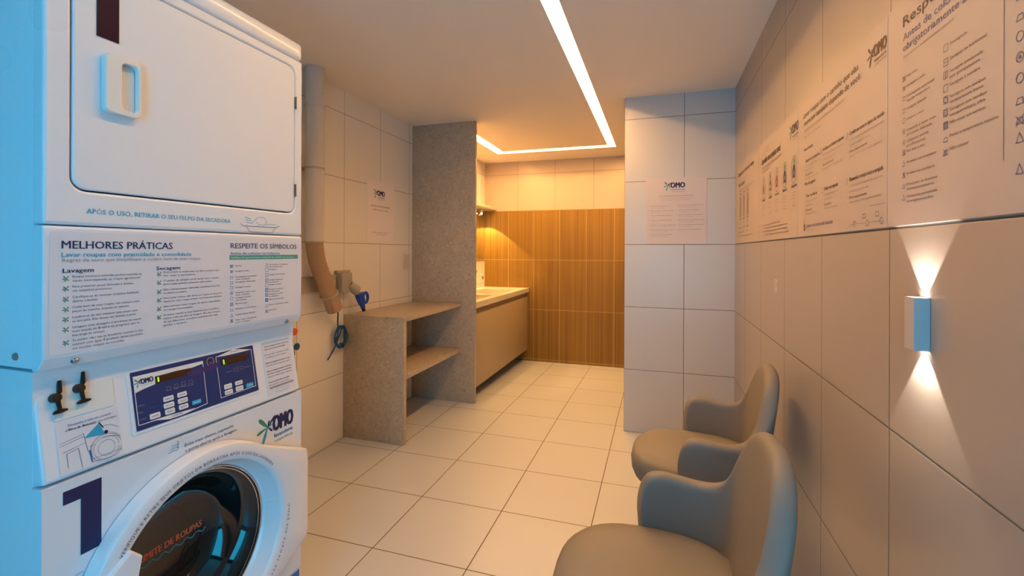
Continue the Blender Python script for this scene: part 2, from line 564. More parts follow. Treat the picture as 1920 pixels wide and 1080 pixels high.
def logo(ink, a, b, h, m_text=None, m1=None, m2=None, sub=True, wfac=2.05, up=0.0):
    """brand mark: a splash of drops and the three heavy letters; (a, b) is the lower left of the O"""
    m_text, m1, m2 = m_text or M_NAVY, m1 or M_GREEN, m2 or M_CYAN
    keep, ink.cur = ink.cur, 'logo'
    ink.text('OMO', a, b, h, a + wfac * h, m_text, bold=0.03, dn=up)
    cx, cy = a - 0.42 * h, b + 0.42 * h
    for i, (an, le, w, c) in enumerate(((135, .95, .17, m1), (195, .85, .12, m1), (248, 1.05, .15, m2), (45, .8, .10, m_text), (75, .42, .08, m_text), (315, .5, .09, m_text), (20, .3, .1, m1))):
        ink.poly(blob(cx, cy, math.radians(an), le * h, w * h), c, dn=up + 0.00005 * (i + 1))
    if sub:
        ink.text('lavanderia', a + 0.1 * h, b - 0.42 * h, 0.25 * h, a + wfac * h, m_text if m_text is M_BROWN else M_BLUE, bold=0.02)
        ink.text('compartilhada', a + 0.1 * h, b - 0.74 * h, 0.2 * h, a + wfac * h, M_CYAN if m_text is not M_BROWN else M_LGREY)
    ink.cur = keep


def splat(ink, a, b, r, m):
    for an in (45, 135, 200, 250, 315): ink.poly(blob(a, b, math.radians(an), r, r * 0.2), m, dn=0.0001)


def care(ink, a, b, s, kind, m):
    keep, ink.cur = ink.cur, ('care_symbol', len(ink.parts))
    draw_care(ink, a, b, s, kind, m)
    ink.cur = keep


def draw_care(ink, a, b, s, kind, m):
    w = s * 0.09
    if kind == 'tub':
        ink.line([(a, b + s * .8), (a + s * .15, b), (a + s * .85, b), (a + s, b + s * .8)], w, m); ink.line([(a, b + s * .75), (a + s, b + s * .65)], w, m)
    elif kind == 'tubx':
        care(ink, a, b, s, 'tub', m); ink.line([(a, b), (a + s, b + s)], w, m); ink.line([(a, b + s), (a + s, b)], w, m)
    elif kind == 'hand':
        care(ink, a, b, s, 'tub', m); ink.poly(circle(a + s * .5, b + s * .4, s * .22, 8), m)
    elif kind == 'sq': ink.line([(a, b), (a + s, b), (a + s, b + s), (a, b + s)], w, m, True)
    elif kind == 'sqh': care(ink, a, b, s, 'sq', m); ink.line([(a + s * .2, b + s * .5), (a + s * .8, b + s * .5)], w, m)
    elif kind == 'sqv':
        care(ink, a, b, s, 'sq', m); ink.line([(a + s * .4, b + s * .15), (a + s * .4, b + s * .85)], w, m); ink.line([(a + s * .6, b + s * .15), (a + s * .6, b + s * .85)], w, m)
    elif kind == 'sqc': care(ink, a, b, s, 'sq', m); ink.line(circle(a + s / 2, b + s / 2, s * .38, 14), w, m, True)
    elif kind == 'sqd': care(ink, a, b, s, 'sqc', m); ink.poly(circle(a + s / 2, b + s / 2, s * .1, 8), m)
    elif kind == 'sqx': care(ink, a, b, s, 'sqc', m); ink.line([(a, b), (a + s, b + s)], w, m); ink.line([(a, b + s), (a + s, b)], w, m)
    elif kind == 'circ': ink.line(circle(a + s / 2, b + s / 2, s * .5, 14), w, m, True)
    elif kind == 'circd':
        care(ink, a, b, s, 'circ', m); ink.poly(circle(a + s / 2, b + s / 2, s * .2, 8), m)
    elif kind == 'circx': care(ink, a, b, s, 'circ', m); ink.line([(a, b), (a + s, b + s)], w, m); ink.line([(a, b + s), (a + s, b)], w, m)
    elif kind == 'tri': ink.line([(a, b), (a + s, b), (a + s / 2, b + s)], w, m, True)
    elif kind == 'trix': care(ink, a, b, s, 'tri', m); ink.line([(a, b), (a + s, b + s)], w, m); ink.line([(a, b + s), (a + s, b)], w, m)
    elif kind == 'iron': ink.line([(a, b), (a + s, b), (a + s * .85, b + s * .6), (a + s * .25, b + s * .6)], w, m, True)
    elif kind == 'ironx': care(ink, a, b, s, 'iron', m); ink.line([(a, b - s * .2), (a + s, b + s * .8)], w, m); ink.line([(a, b + s * .8), (a + s, b - s * .2)], w, m)


# ============================================================ the room
def build_room():
    bm = bmesh.new()             # floor; it falls slightly towards the far wall
    t = bmesh.new()
    ys = [(YREAR - 0.3, 0.0), (3.65, 0.0), (YBB + 0.1, -0.045)]
    rows = [[t.verts.new((x, y, z)) for x in (XL - 0.12, XR + 0.12)] for y, z in ys]
    for A, B in zip(rows, rows[1:]): t.faces.new((A[0], A[1], B[1], B[0]))
    low = bmesh.ops.extrude_face_region(t, geom=t.faces[:])
    bmesh.ops.translate(t, vec=(0, 0, -0.1), verts=[v for v in low['geom'] if isinstance(v, bmesh.types.BMVert)])
    bmesh.ops.recalc_face_normals(t, faces=t.faces)
    merge(bm, t)
    struct('floor', bm, M_FLOOR)

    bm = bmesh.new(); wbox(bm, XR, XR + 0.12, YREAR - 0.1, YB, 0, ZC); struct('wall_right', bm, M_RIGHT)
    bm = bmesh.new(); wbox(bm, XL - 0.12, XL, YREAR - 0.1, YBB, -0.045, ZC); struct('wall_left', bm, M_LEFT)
    bm = bmesh.new(); wbox(bm, XE, XR + 0.12, YB, YBB, -0.045, ZC); struct('wall_corner', bm, M_BLOCK)
    bm = bmesh.new(); wbox(bm, XL - 0.12, XR + 0.12, YBB, YBB + 0.12, 1.802, ZC); struct('wall_far', bm, M_FAR)
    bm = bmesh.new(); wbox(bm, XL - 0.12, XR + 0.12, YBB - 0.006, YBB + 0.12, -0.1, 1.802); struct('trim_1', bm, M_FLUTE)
    # wall behind the camera with a glazed door opening
    bm = bmesh.new()
    y0, y1 = YREAR - 0.1, YREAR
    wbox(bm, XL - 0.12, -0.45, y0, y1, 0, ZC); wbox(bm, 0.49, XR + 0.12, y0, y1, 0, ZC); wbox(bm, -0.45, 0.49, y0, y1, 2.2, ZC)
    struct('wall_rear', bm, mat('dark low-bounce rear wall', (.10, .11, .12), .8))  # out of view; darkened only to cut light bounced off this wall
    bm = bmesh.new()
    for x0, x1, z0, z1 in ((-.45, -.41, 0, 2.2), (.45, .49, 0, 2.2), (-.41, .45, 2.16, 2.2), (-.41, .45, 0, .08)):
        wbox(bm, x0, x1, y0 + .02, y1 - .02, z0, z1)
    d = struct('door_1', bm, M_ALUFRAME)
    bm = bmesh.new(); wbox(bm, -.41, .45, y0 + .045, y0 + .053, .08, 2.16); obj('pane', bm, M_PANE, d, smooth=0)

    # ceiling with a recessed lighting slot
    H = 0.032
    sx0, sx1, sy0, sy1 = -0.497, -0.420, 0.55, 4.962
    l0, l1, ly0 = -1.742, -1.648, 3.72
    cy0 = 4.862
    xs = sorted({XL - .12, l0, l1, sx0, sx1, XR + .12}); yy = sorted({YREAR - .1, sy0, ly0, cy0, sy1, YBB + .12})

    def slot(x, y):
        return (sx0 < x < sx1 and sy0 < y < sy1) or (l0 < x < sx1 and cy0 < y < sy1) or (l0 < x < l1 and ly0 < y < sy1)
    bm = bmesh.new()
    t = bmesh.new(); vs = {}

    def V(x, y, z):
        k = (round(x, 4), round(y, 4), round(z, 4))
        if k not in vs: vs[k] = t.verts.new(k)
        return vs[k]
    for i in range(len(xs) - 1):
        for j in range(len(yy) - 1):
            xm, ym = (xs[i] + xs[i + 1]) / 2, (yy[j] + yy[j + 1]) / 2
            z = ZC + H if slot(xm, ym) else ZC
            f = t.faces.new([V(xs[i], yy[j], z), V(xs[i], yy[j + 1], z), V(xs[i + 1], yy[j + 1], z), V(xs[i + 1], yy[j], z)])
            f.material_index = 1 if z > ZC else 0
            if z > ZC:
                for (ax, ay, bx, by, nx, ny) in ((xs[i], yy[j], xs[i], yy[j + 1], xs[i] - .001, ym), (xs[i + 1], yy[j], xs[i + 1], yy[j + 1], xs[i + 1] + .001, ym),
                                                 (xs[i], yy[j], xs[i + 1], yy[j], xm, yy[j] - .001), (xs[i], yy[j + 1], xs[i + 1], yy[j + 1], xm, yy[j + 1] + .001)):
                    if not slot(nx, ny):
                        g = t.faces.new([V(ax, ay, ZC), V(bx, by, ZC), V(bx, by, z), V(ax, ay, z)]); g.material_index = 1
    me = bpy.data.meshes.new('c'); t.to_mesh(me); t.free(); bm.from_mesh(me)
    struct('ceiling', bm, [M_CEIL, M_SLOT])
    bm = bmesh.new(); wbox(bm, XL - .12, XR + .12, YREAR - .1, YBB + .12, ZC + H + 0.002, ZC + H + .08); o = struct('trim_2', bm, M_CEIL)
    # the lit diffuser closing the slot and the brighter LED row along its inner edge
    bm = bmesh.new(); z1 = ZC + H - 0.001; z0 = z1 - 0.004
    wbox(bm, sx0, sx1, sy0, sy1, z0, z1); wbox(bm, l0, sx0, cy0, sy1, z0, z1); wbox(bm, l0, l1, ly0, cy0, z0, z1)
    g = bmesh.new(); xc = sx0 + .0075; hw = .0035; z2 = z0 - .003
    for q in ((xc - hw, xc + hw, sy0 + .02, cy0 + .04), (l0 + .05 - hw, xc - hw, cy0 + .04 - 2 * hw, cy0 + .04), (l0 + .05 - hw, l0 + .05 + hw, ly0 + .02, cy0 + .04)):
        wbox(g, q[0], q[1], q[2], q[3], z2, z0 - .0005)
    t = thing('light_line', 'warm glowing light line recessed in an angular slot of the ceiling', 'light', (-1, 3, z0))
    obj('diffuser', bm, M_DIFFUSER, t, smooth=0); obj('led_row', g, M_LEDSTRIP, t, smooth=0)

    # small cover plates and marks of the walls
    bm = bmesh.new(); a0, b1 = FL.at(756, 477); a1, b0 = FL.at(767, 504)
    box(bm, FL, a0, a1, b0, b1, 0, 0.008, 0.002)
    tag(obj('blank_cover_plate', bm, M_PVC, origin=(XL, a0, b0)), 'small white cover plate on the tiled wall beside the granite partition', 'cover plate')


build_room()


# ============================================================ wet area: granite, vanity, mirror
def build_granite():
    bm = bmesh.new(); wbox(bm, XL, -1.477, YG, YG + 0.03, -0.001, ZC - 0.001, 0.0015)
    tag(obj('granite_partition', bm, M_GRANITE, origin=(-1.78, YG, 0)), 'tall grey brown granite partition standing from floor to ceiling', 'partition')
    t = thing('granite_shelf_unit', 'low granite shelf unit with two shelves against the tall partition', 'shelf unit', (-1.84, 3.2, 0))
    bm = bmesh.new(); wbox(bm, XL + .001, -1.605, 2.70, 2.735, 0, 0.822, 0.0015); obj('side_panel', bm, M_GRANITE, t)
    bm = bmesh.new(); wbox(bm, XL + .001, -1.605, 2.70, YG - .001, 0.822, 0.852, 0.0015); obj('top_shelf', bm, M_GRANITE, t)
    bm = bmesh.new(); wbox(bm, XL + .001, -1.608, 2.7355, YG - .001, 0.432, 0.465, 0.0015); obj('lower_shelf', bm, M_GRANITE, t)


def build_vanity():
    X0, XF, Y0, Y1 = XL + .001, -1.50, YG + 0.031, YBB - 0.007
    t = thing('vanity', 'wall-hung beige vanity with a cream counter and sunken basins', 'vanity', (-1.8, 4.5, 0.1))
    # counter with two rectangular basins cut into it
    bm = bmesh.new()
    xs = [X0, -1.96, -1.585, XF]; ys = [Y0, 3.80, 4.40, 4.53, 5.10, Y1]; zt, zb = 0.852, 0.80
    holes = {(1, 1), (1, 3)}
    g = bmesh.new()
    for i in range(3):
        for j in range(5):
            if (i, j) in holes: continue
            wbox(g, xs[i], xs[i + 1], ys[j], ys[j + 1], zb, zt)
    bmesh.ops.remove_doubles(g, verts=g.verts, dist=1e-5)
    dup = {}
    for f in g.faces:
        k = tuple(sorted(v.index for v in f.verts)); dup.setdefault(k, []).append(f)
    bmesh.ops.delete(g, geom=[f for L in dup.values() if len(L) > 1 for f in L], context='FACES')
    merge(bm, g)
    ct = obj('countertop', bm, M_COUNTER, t)
    for j in (1, 3):
        bm = bmesh.new(); a, b = ys[j], ys[j + 1]
        wbox(bm, xs[1] - .012, xs[2] + .012, a - .012, b + .012, .68, .692)
        for x0, x1, c, d in ((xs[1] - .012, xs[1], a - .012, b + .012), (xs[2], xs[2] + .012, a - .012, b + .012), (xs[1], xs[2], a - .012, a), (xs[1], xs[2], b, b + .012)):
            wbox(bm, x0, x1, c, d, .692, zb)
        bs = obj('basin', bm, M_COUNTER, t)
        bm = bmesh.new(); lathe(bm, FW, [(0, .6935), (.022, .6935), (.024, .692)], (xs[1] + xs[2]) / 2, (a + b) / 2, 20); obj('drain', bm, M_CHROME, bs)
    bm = bmesh.new(); wbox(bm, X0, -1.535, Y0 + .002, Y1 - .002, 0.105, 0.66); obj('cabinet_body', bm, M_CAB, t)
    bm = bmesh.new(); wbox(bm, -1.55, -1.532, Y0 + .002, Y1 - .002, 0.66, 0.80); obj('finger_rail', bm, mat('brown rail', (.34, .25, .15), .5), t)
    ys2 = [Y0 + .002, Y1 - .004]
    for a, b in zip(ys2, ys2[1:]):
        bm = bmesh.new(); wbox(bm, -1.534, -1.514, a + .0015, b - .0015, 0.10, 0.742, 0.0015); obj('door', bm, M_CAB, t)

    # wall tap
    t = thing('wall_tap', 'small chrome tap on the tiled wall above the vanity basin', 'tap', (XL, 5.02, 1.0))
    bm = bmesh.new(); y = 5.02
    tube(bm, [(XL + .0005, y, 1.02), (XL + .03, y, 1.02)], .022, 16); obj('flange', bm, M_CHROME, t)
    bm = bmesh.new(); tube(bm, smooth_path([(XL + .03, y, 1.02), (XL + .09, y, 1.02), (XL + .13, y, 1.01), (XL + .14, y, .97)]), .011, 12); obj('spout', bm, M_CHROME, t)
    bm = bmesh.new(); tube(bm, [(XL + .055, y, 1.02), (XL + .055, y, 1.06)], .009, 10); tube(bm, [(XL + .055, y - .03, 1.063), (XL + .055, y + .03, 1.063)], .007, 10); obj('handle', bm, M_CHROME, t)

    bm = bmesh.new(); wbox(bm, XL + .0005, XL + .006, 3.9, 5.42, 1.18, 1.80)
    tag(obj('mirror', bm, M_MIRROR, origin=(XL, 4.6, 1.18), smooth=0), 'frameless mirror on the tiled wall over the vanity', 'mirror')
    bm = bmesh.new(); wbox(bm, XL + .001, -1.93, YG + .031, YBB - .001, 1.812, 1.845, 0.001)
    tag(obj('stone_ledge', bm, M_COUNTER, origin=(XL, 4.6, 1.81)), 'narrow cream ledge above the mirror', 'ledge')
    LX, LY = -2.045, 5.23
    t = thing('mirror_lamp', 'small lit spotlight on a bracket above the mirror', 'lamp', (LX, LY, 1.79))
    bm = bmesh.new(); tube(bm, smooth_path([(XL + .0065, LY + .04, 1.745), (-2.062, LY + .04, 1.742), (LX, LY + .012, 1.752)]), .005, 8)
    lathe(bm, Frame((XL + .006, 0, 0), (0, 1, 0), (0, 0, 1)), [(0, .008), (.016, .008), (.016, 0), (0, 0)], LY + .04, 1.745, 16)
    obj('bracket', bm, M_CHROME, t)
    bm = bmesh.new(); lathe(bm, FW, [(0, 1.80), (.014, 1.798), (.020, 1.775), (.0215, 1.762), (.0205, 1.762), (.018, 1.775)], LX, LY, 20); obj('lamp_shade', bm, M_CHROME, t)
    bm = bmesh.new(); lathe(bm, FW, [(0, 1.758), (.014, 1.760), (.017, 1.772), (0, 1.785)], LX, LY, 20); obj('bulb', bm, M_WARMGLOW, t)
    spot_light('mirror_lamp_light', (LX, LY, 1.752), (0.0, 0.12, -1), 42, (1.0, .60, .22), math.radians(96), 0.10, .010)


build_granite()
build_vanity()


# ============================================================ laundry tower
def build_tower():
    Y0, Y1 = 0.573, 1.251
    t = thing('stacked_washer_dryer', 'white stacked washer and dryer tower marked with a blue number 1', 'washing machine', (-1.5, 0.912, 0))
    SB = XM - 0.033              # where front shells meet the bodies
    bm = bmesh.new(); wbox(bm, -1.88, SB - .22, Y0 + .002, Y1 - .002, 0.03, 1.055)
    hole = circle(.895, .505, .226, 48)
    ring_prism(bm, FM, [sq_point((.895, .505), p, Y0 + .002, Y1 - .002, .03, 1.055) for p in hole], hole, -.2529, -.0335)
    wb = obj('washer_cabinet', bm, M_APPL, t, smooth=20)
    bm = bmesh.new(); lathe(bm, FM, [(.2255, -.036), (.2255, -.251), (0, -.252)], .895, .505, 48); obj('drum', bm, M_STEEL, t)
    bm = bmesh.new(); wbox(bm, -1.88, SB - .001, Y0 + .002, Y1 - .002, 1.060, 1.974, 0.004); db = obj('dryer_cabinet', bm, M_APPL, t)
    bm = bmesh.new(); lathe(bm, Frame((-1.3, Y0 + .002, 0), (1, 0, 0), (0, 0, 1)), [(0, .003), (.007, .003), (.008, 0)], 0.085, 1.083, 14); obj('screw', bm, M_STEEL, db)
    for x in (-1.80, -1.24):
        for y in (Y0 + .06, Y1 - .06):
            bm = bmesh.new(); lathe(bm, FW, [(0, 0), (.022, 0), (.022, .012), (.01, .014), (.01, .03), (0, .03)], x, y, 14); obj('foot', bm, M_BLACK, t)

    # ---- dryer front
    D0, D1, E0, E1 = 0.617, 1.219, 1.417, 1.893
    bm = bmesh.new()
    ring_prism(bm, FM, grow_rect(Y0, Y1, 1.346, 1.921), rrect(D0, D1, E0, E1, .028), -.033, 0)
    df = obj('dryer_front', bm, M_APPL, t, bevel=.006)
    bm = bmesh.new(); box(bm, FM, Y0, Y1, 1.9235, 1.981, -.06, .001, .012, 4); obj('top_trim', bm, M_APPL, t)
    bm = bmesh.new(); box(bm, FM, Y0 + .01, Y1 - .01, 1.36, 1.915, -.0328, -.020); obj('door_gap_shade', bm, M_DARK, t)  # black plate behind the door; puts the gap's shade into colour
    bm = bmesh.new(); prism(bm, FM, rrect(D0 + .003, D1 - .003, E0 + .003, E1 - .003, .026), -.018, .001)
    dd = obj('dryer_door', bm, M_APPL, t, bevel=.003)
    # pocket handle
    bm = bmesh.new()
    a0, a1, b0, b1 = .668, .740, 1.590, 1.717
    hp = rrect(a0, a1, b0, b1, .012)
    ring_prism(bm, FM, hp, rrect(a0 + .033, a1 - .006, b0 + .012, b1 - .012, .010), .001, .016)
    h = obj('door_handle', bm, M_APPL2, dd, bevel=.003)
    bm = bmesh.new(); prism(bm, FM, rrect(a0 + .034, a1 - .007, b0 + .013, b1 - .013, .009), .0012, .0025); obj('finger_pocket', bm, M_APPL2, h)
    for v in (193, 357):
        a, b = FM.at(552, v); bm = bmesh.new(); box(bm, FM, D1 - .006, D1 + .003, b - .02, b + .02, .001, .0035, .001); tube(bm, [(D1 - .001, b - .02, .004), (D1 - .001, b + .02, .004)], .0025, 8, fr=FM); obj('hinge', bm, M_STEEL, dd)
    bm = bmesh.new(); box(bm, FM, .660, .702, 1.748, 1.868, .001, .0025); obj('rating_plate', bm, M_BURG, dd)['label'] = 'dark burgundy plate on the dryer door'
    ink = Ink(FM)
    ink.ptext('APÓS O USO, RETIRAR O SEU FELPO DA SECADORA', (162, 403), (432, 416), .0105, M_CYAN, .004)
    a0, b0 = FM.at(451, 419); w = .14; k = w / 73
    P = lambda x, y: (a0 + (x) * k, b0 + y * k)
    ink.line([P(0, 0), P(4, -3), P(66, -3), P(73, 0)], .0012, M_NAVY)
    ink.line([P(10, -4), P(16, -12), P(58, -12), P(64, -4)], .0012, M_NAVY)
    ink.line([P(20, 1), P(28, 9), P(34, 12), P(44, 11), P(48, 5), P(44, 0), P(32, 0), P(28, 4)], .001, M_BLUE)
    for i in range(3): ink.line([P(8 + i, 10 - 3.4 * i), P(14 + i, 8.6 - 3.4 * i), P(18 + i, 8 - 3.4 * i)], .0014, M_CYAN)
    ink.line([P(46, 1), P(66, 2)], .0012, M_CYAN)
    ink.build('front_lettering', df)

    # ---- dryer lower fascia with the printed rules
    bm = bmesh.new()
    prof = [(-.033, 1.3435), (-.004, 1.3435), (0, 1.339), (0, 1.083), (-.002, 1.079), (-.018, 1.058), (-.033, 1.056)]
    FP = Frame((XM, 0, 0), (1, 0, 0), (0, 0, 1))        # profile in X/Z, extruded along -Y
    prism(bm, FP, prof, -Y1, -Y0)
    lp = obj('rules_panel', bm, M_APPL, t, bevel=.004)
    bm = bmesh.new(); a0, b1 = FM.at(90, 436); prism(bm, FM, rrect(.583, Y1 - .008, 1.088, 1.332, .006), .0002, .0006); pf = obj('print_film', bm, M_PAPER2, lp)
    ink = Ink(FM, .0012)
    ink.ptext('MELHORES PRÁTICAS', (115, 466), (323, 467), .0165, M_NAVY, .008)
    ink.ptext('Lavar roupas com praticidade e comodidade', (115, 481), (358, 480), .0095, M_CYAN, .008)
    ink.ptext('Regras de ouro que simplificam e cuidam bem de suas roupas', (116, 492), (375, 486), .0075, M_LGREY)
    ink.ptext('Lavagem', (117, 511), (175, 510), .009, M_NAVY, .012)
    ink.ptext('Secagem', (293, 506), (337, 505), .0085, M_NAVY, .012)
    lav = [(522, ['Roupas escuras e coloridas podem manchar as', 'claras. Lave separado, as roupas agradecem!'], (265, 262)),
           (541, ['Para preservar peças delicadas e íntimas,', 'use saquinhos protetores.'], (250, 210)),
           (561, ['Certifique-se de remover os bolsos fechando', 'zíperes e botões.'], (260, 183)),
           (580, ['Cuide bem de suas roupas, não misture com', 'peças de cozinha, limpeza ou tapetes.'], (260, 242)),
           (599, ['Lembre-se de não misturar suas peças com', 'as dos pets. Elas devem ser lavadas à parte.'], (257, 255)),
           (618, ['Lavagem com dosagem e produtos da marca', 'mais amada do Brasil e no programa que te', 'leva longe do cansaço.'], (264, 261, 196)),
           (643, ['Se puder, não use as lavadoras sozinho e não', 'misture com água. É proibido deixar produtos', 'em sacolas, roupas ou mochilas.'], (267, 267, 233))]
    for v, lines, us in lav:
        a, b = FM.at(123, v); splat(ink, a, b, .0065, M_GREEN)
        for i, (s, u) in enumerate(zip(lines, us)):
            a0, b0 = FM.at(135, v + 7.6 * i + 3); a1, _ = FM.at(u, v); ink.text(s, a0, b + .001 - .0083 * i, .0048, a1, M_GREY)
    sec = [(514, ['Retire bem as impurezas do filtro sempre que', 'for usar a secadora.'], (410, 366)),
           (530, ['O tempo de secagem pode variar com o tecido,', 'para roupas pesadas selecione mais tempo.'], (410, 397)),
           (547, ['Não coloque peças delicadas, materiais com fios', 'ou elásticos na secadora.'], (412, 350)),
           (563, ['Para evitar vincos, não deixe as roupas na secadora', 'depois do ciclo e seque sempre com as portas fechadas.'], (416, 415)),
           (579, ['Não coloque mais roupas do que a capacidade,', 'ou a secagem fica incompleta.'], (413, 361)),
           (595, ['Se estiver usando as duas máquinas com a secadora,', 'espere o fim do ciclo de lavagem. Elas têm tempos', 'de uso diferentes, consulte o aplicativo para não', 'perder o horário.'], (410, 412, 408, 350))]
    for v, lines, us in sec:
        a, b = FM.at(298, v); splat(ink, a, b, .0065, M_GREEN)
        for i, (s, u) in enumerate(zip(lines, us)):
            a0, _ = FM.at(306, v); a1, _ = FM.at(u, v); ink.text(s, a0, b + .002 - .0083 * i, .0046, a1, M_GREY)
    ink.ptext('RESPEITE OS SÍMBOLOS', (432, 466), (555, 466), .0150, M_NAVY, .004)
    ink.ptext('Antes de colocar na máquina', (431, 478), (524, 476), .0078, M_BLUE, .004)
    a0, b0 = FM.at(430, 487); a1, b1 = FM.at(558, 480); ink.poly([(a0, b0), (a1, b0), (a1, b0 + .0125), (a0, b0 + .0125)], M_TEAL)
    ink.text('verifique obrigatoriamente a etiqueta de cuidados da sua peça', a0 + .004, b0 + .0035, .005, a1 - .02, M_WHITE, dn=.0002)
    L = [('tubx', 'Não lavar', 453), ('hand', 'Lavagem à mão', 466), ('tub', 'Lavagem normal', 480), ('tub', 'Lavagem delicada', 478), ('circ', 'Lavagem a seco', 470), ('circd', 'Limpeza a seco com', 478), ('circ', 'Lavagem úmida', 470), ('circx', 'Não lavar a seco', 463), ('iron', 'Permitido o uso de alvejante', 480), ('tri', 'Permitido alvejante oxigenado', 478), ('trix', 'Não usar alvejante', 480)]
    vs = [499, 509, 520, 530, 540, 550, 560, 571, 581, 592, 602]
    for (kd, s, u), v in zip(L, vs):
        a, b = FM.at(431, v + 3); care(ink, a, b, .009, kd, M_BLUE)
        a0, b0 = FM.at(441, v + 2); a1, _ = FM.at(u, v); ink.text(s, a0, b + .003, .0045, a1, M_GREY)
        if v in (520, 550, 560, 602): ink.text('com cuidado', a0, b - .004, .0045, a0 + .7 * (a1 - a0), M_GREY)
    L = [('tri', 'Permitido o alvejante', 539), ('sq', 'Secagem', 518), ('sqh', 'Secagem na horizontal', 533), ('sqv', 'Secagem pendurada', 530), ('sq', 'Secagem à sombra', 527), ('sqc', 'Secagem em tambor', 531), ('sqd', 'Secagem em tambor', 530), ('sqx', 'Não secar em tambor', 532), ('iron', 'Passar a temperatura média', 540), ('ironx', 'Não passar', 518)]
    vs = [497, 506, 516, 526, 535, 544, 553, 563, 573, 583]
    for (kd, s, u), v in zip(L, vs):
        a, b = FM.at(497, v + 3); care(ink, a, b, .010, kd, M_BLUE)
        a0, b0 = FM.at(504, v); a1, _ = FM.at(u, v); ink.text(s, a0, b + .004, .0045, a1, M_GREY)
        if v in (497, 526, 544, 553): ink.text('de ambiente', a0, b - .003, .0045, a0 + .7 * (a1 - a0), M_GREY)
    ink.build('panel_lettering', lp)
    for u, v in ((140, 683), (537, 606)):
        a, b = FM.at(u, v, -.01); bm = bmesh.new(); f = Frame((XM - .009, 0, 0), (0, 1, 0), (0.6, 0, 0.8))
        f = Frame((XM - .0095, 0, 1.0685), (0, 1, 0), (.6, 0, .8)); lathe(bm, f, [(0, .004), (.006, .004), (.0075, 0)], a, 0, 14); obj('screw', bm, M_STEEL, lp)

    # ---- control fascia (leans back)
    HB = (CP1 - CP0).length
    bm = bmesh.new()
    ra0, ra1, rb0, rb1 = .604, .712, .118, .212
    box(bm, FC, Y0 + .003, Y1 - .003, .002, HB, -.04, 0)
    cp = obj('control_panel', bm, M_APPL, t, bevel=.006)
    bm = bmesh.new(); prism(bm, FC, rrect(ra0, ra1, rb0, rb1 + .008, .004), .0003, .0016); lt = obj('latch_recess', bm, M_APPL2, cp)
    for u, v in ((113, 745), (157, 727)):
        a, b = FC.at(u, v, .006); bm = bmesh.new()
        prism(bm, FC, [(a - .0035, b + .010), (a + .003, b + .012), (a + .0035, b + .034), (a - .0015, b + .034)], .0016, .010, bev=.0008)
        prism(bm, FC, [(a - .008, b + .004), (a - .006, b + .001), (a + .0035, b + .010), (a + .0035, b + .015), (a - .001, b + .014)], .0016, .009, bev=.0008)
        lathe(bm, FC, [(0, .013), (.0085, .012), (.0098, .0016)], a - .008, b + .001, 16)
        prism(bm, FC, [(a - .008, b), (a - .001, b + .001), (a + .0005, b - .024), (a - .005, b - .024)], .0016, .008, bev=.0008)
        prism(bm, FC, [(a - .014, b - .031), (a - .013, b - .026), (a - .004, b - .022), (a + .009, b - .025), (a + .009, b - .029), (a - .003, b - .031)], .0016, .010, bev=.0008)
        obj('latch', bm, M_BLACK, cp)
    # sticker under the latches
    a0, b1 = FC.at(98, 778); a1, b0 = FC.at(221, 852); sa0, sa1, sb0, sb1 = .604, .716, .008, .113
    bm = bmesh.new(); box(bm, FC, sa0, sa1, sb0, sb1, .0003, .0009); st = obj('instruction_sticker', bm, M_PAPER2, cp)
    ink = Ink(FC, .0014); W = sa1 - sa0; Hh = sb1 - sb0
    Q = lambda x, y: (sa0 + x * W, sb0 + y * Hh)
    ink.text('Mantenha a tela em contato', *Q(.18, .88), .0052, Q(.88, 0)[0], M_BLUE)
    ink.text('e filtros de diminuição', *Q(.14, .80), .0052, Q(.62, 0)[0], M_NAVY, .012); ink.text('no número', *Q(.66, .80), .0048, Q(.96, 0)[0], M_GREY)
    ink.line([Q(.03, .60), Q(.40, .66)], .0007, M_GREY); ink.line([Q(.03, .55), Q(.40, .61)], .0007, M_GREY); ink.line([Q(.4, .67), Q(.41, .55), Q(.44, .3)], .0007, M_NAVY)
    ink.line([Q(.06, .42), Q(.40, .48)], .0007, M_GREY)
    ink.line([Q(.12, .12), Q(.12, .38), Q(.30, .42), Q(.33, .02)], .0007, M_NAVY)
    ink.poly([Q(.40, .57), Q(.66, .78), Q(.74, .52)], M_CYAN); ink.poly([Q(.45, .30), Q(.48, .32), Q(.50, .06), Q(.48, .06)], M_BLUE)
    ink.line([Q(.66, .79), Q(.72, .67)], .0022, M_NAVY); ink.poly(circle(*Q(.76, .56), .004, 10), M_NAVY)
    ink.line([Q(.74, .70), Q(.86, .68), Q(.97, .58)], .0007, M_GREY); ink.line([Q(.70, .46), Q(.85, .45), Q(.97, .40)], .0007, M_GREY)
    for r in (.031, .0285, .024, .016): 
        ink.line([p for p in circle(*Q(.74, .25), r, 28) if p[0] < sa1 - .001 and p[1] > sb0 + .001 and (r < .03 or p[1] > sb0 + .012)], .0006, M_NAVY if r in (.0285,) else M_GREY, r < .028 and False)
    ink.line([Q(.47, .38), Q(.56, .38)], .0006, M_NAVY); ink.line([Q(.50, .06), Q(.62, .06)], .0006, M_NAVY)
    ink.build('sticker_print', st)
    # paper notice at the right end
    a0, a1, b0, b1 = 1.118, 1.232, .014, .206
    bm = bmesh.new(); box(bm, FC, a0, a1, b0, b1, .0003, .0009); nt = obj('paper_notice', bm, M_PAPER2, cp)
    ink = Ink(FC, .0014)
    ink.poly([(a0 + .002, b1 - .034), (a1 - .002, b1 - .034), (a1 - .002, b1 - .003), (a0 + .002, b1 - .003)], mat('pale blue print', (.40, .60, .80), .5), -.0003)
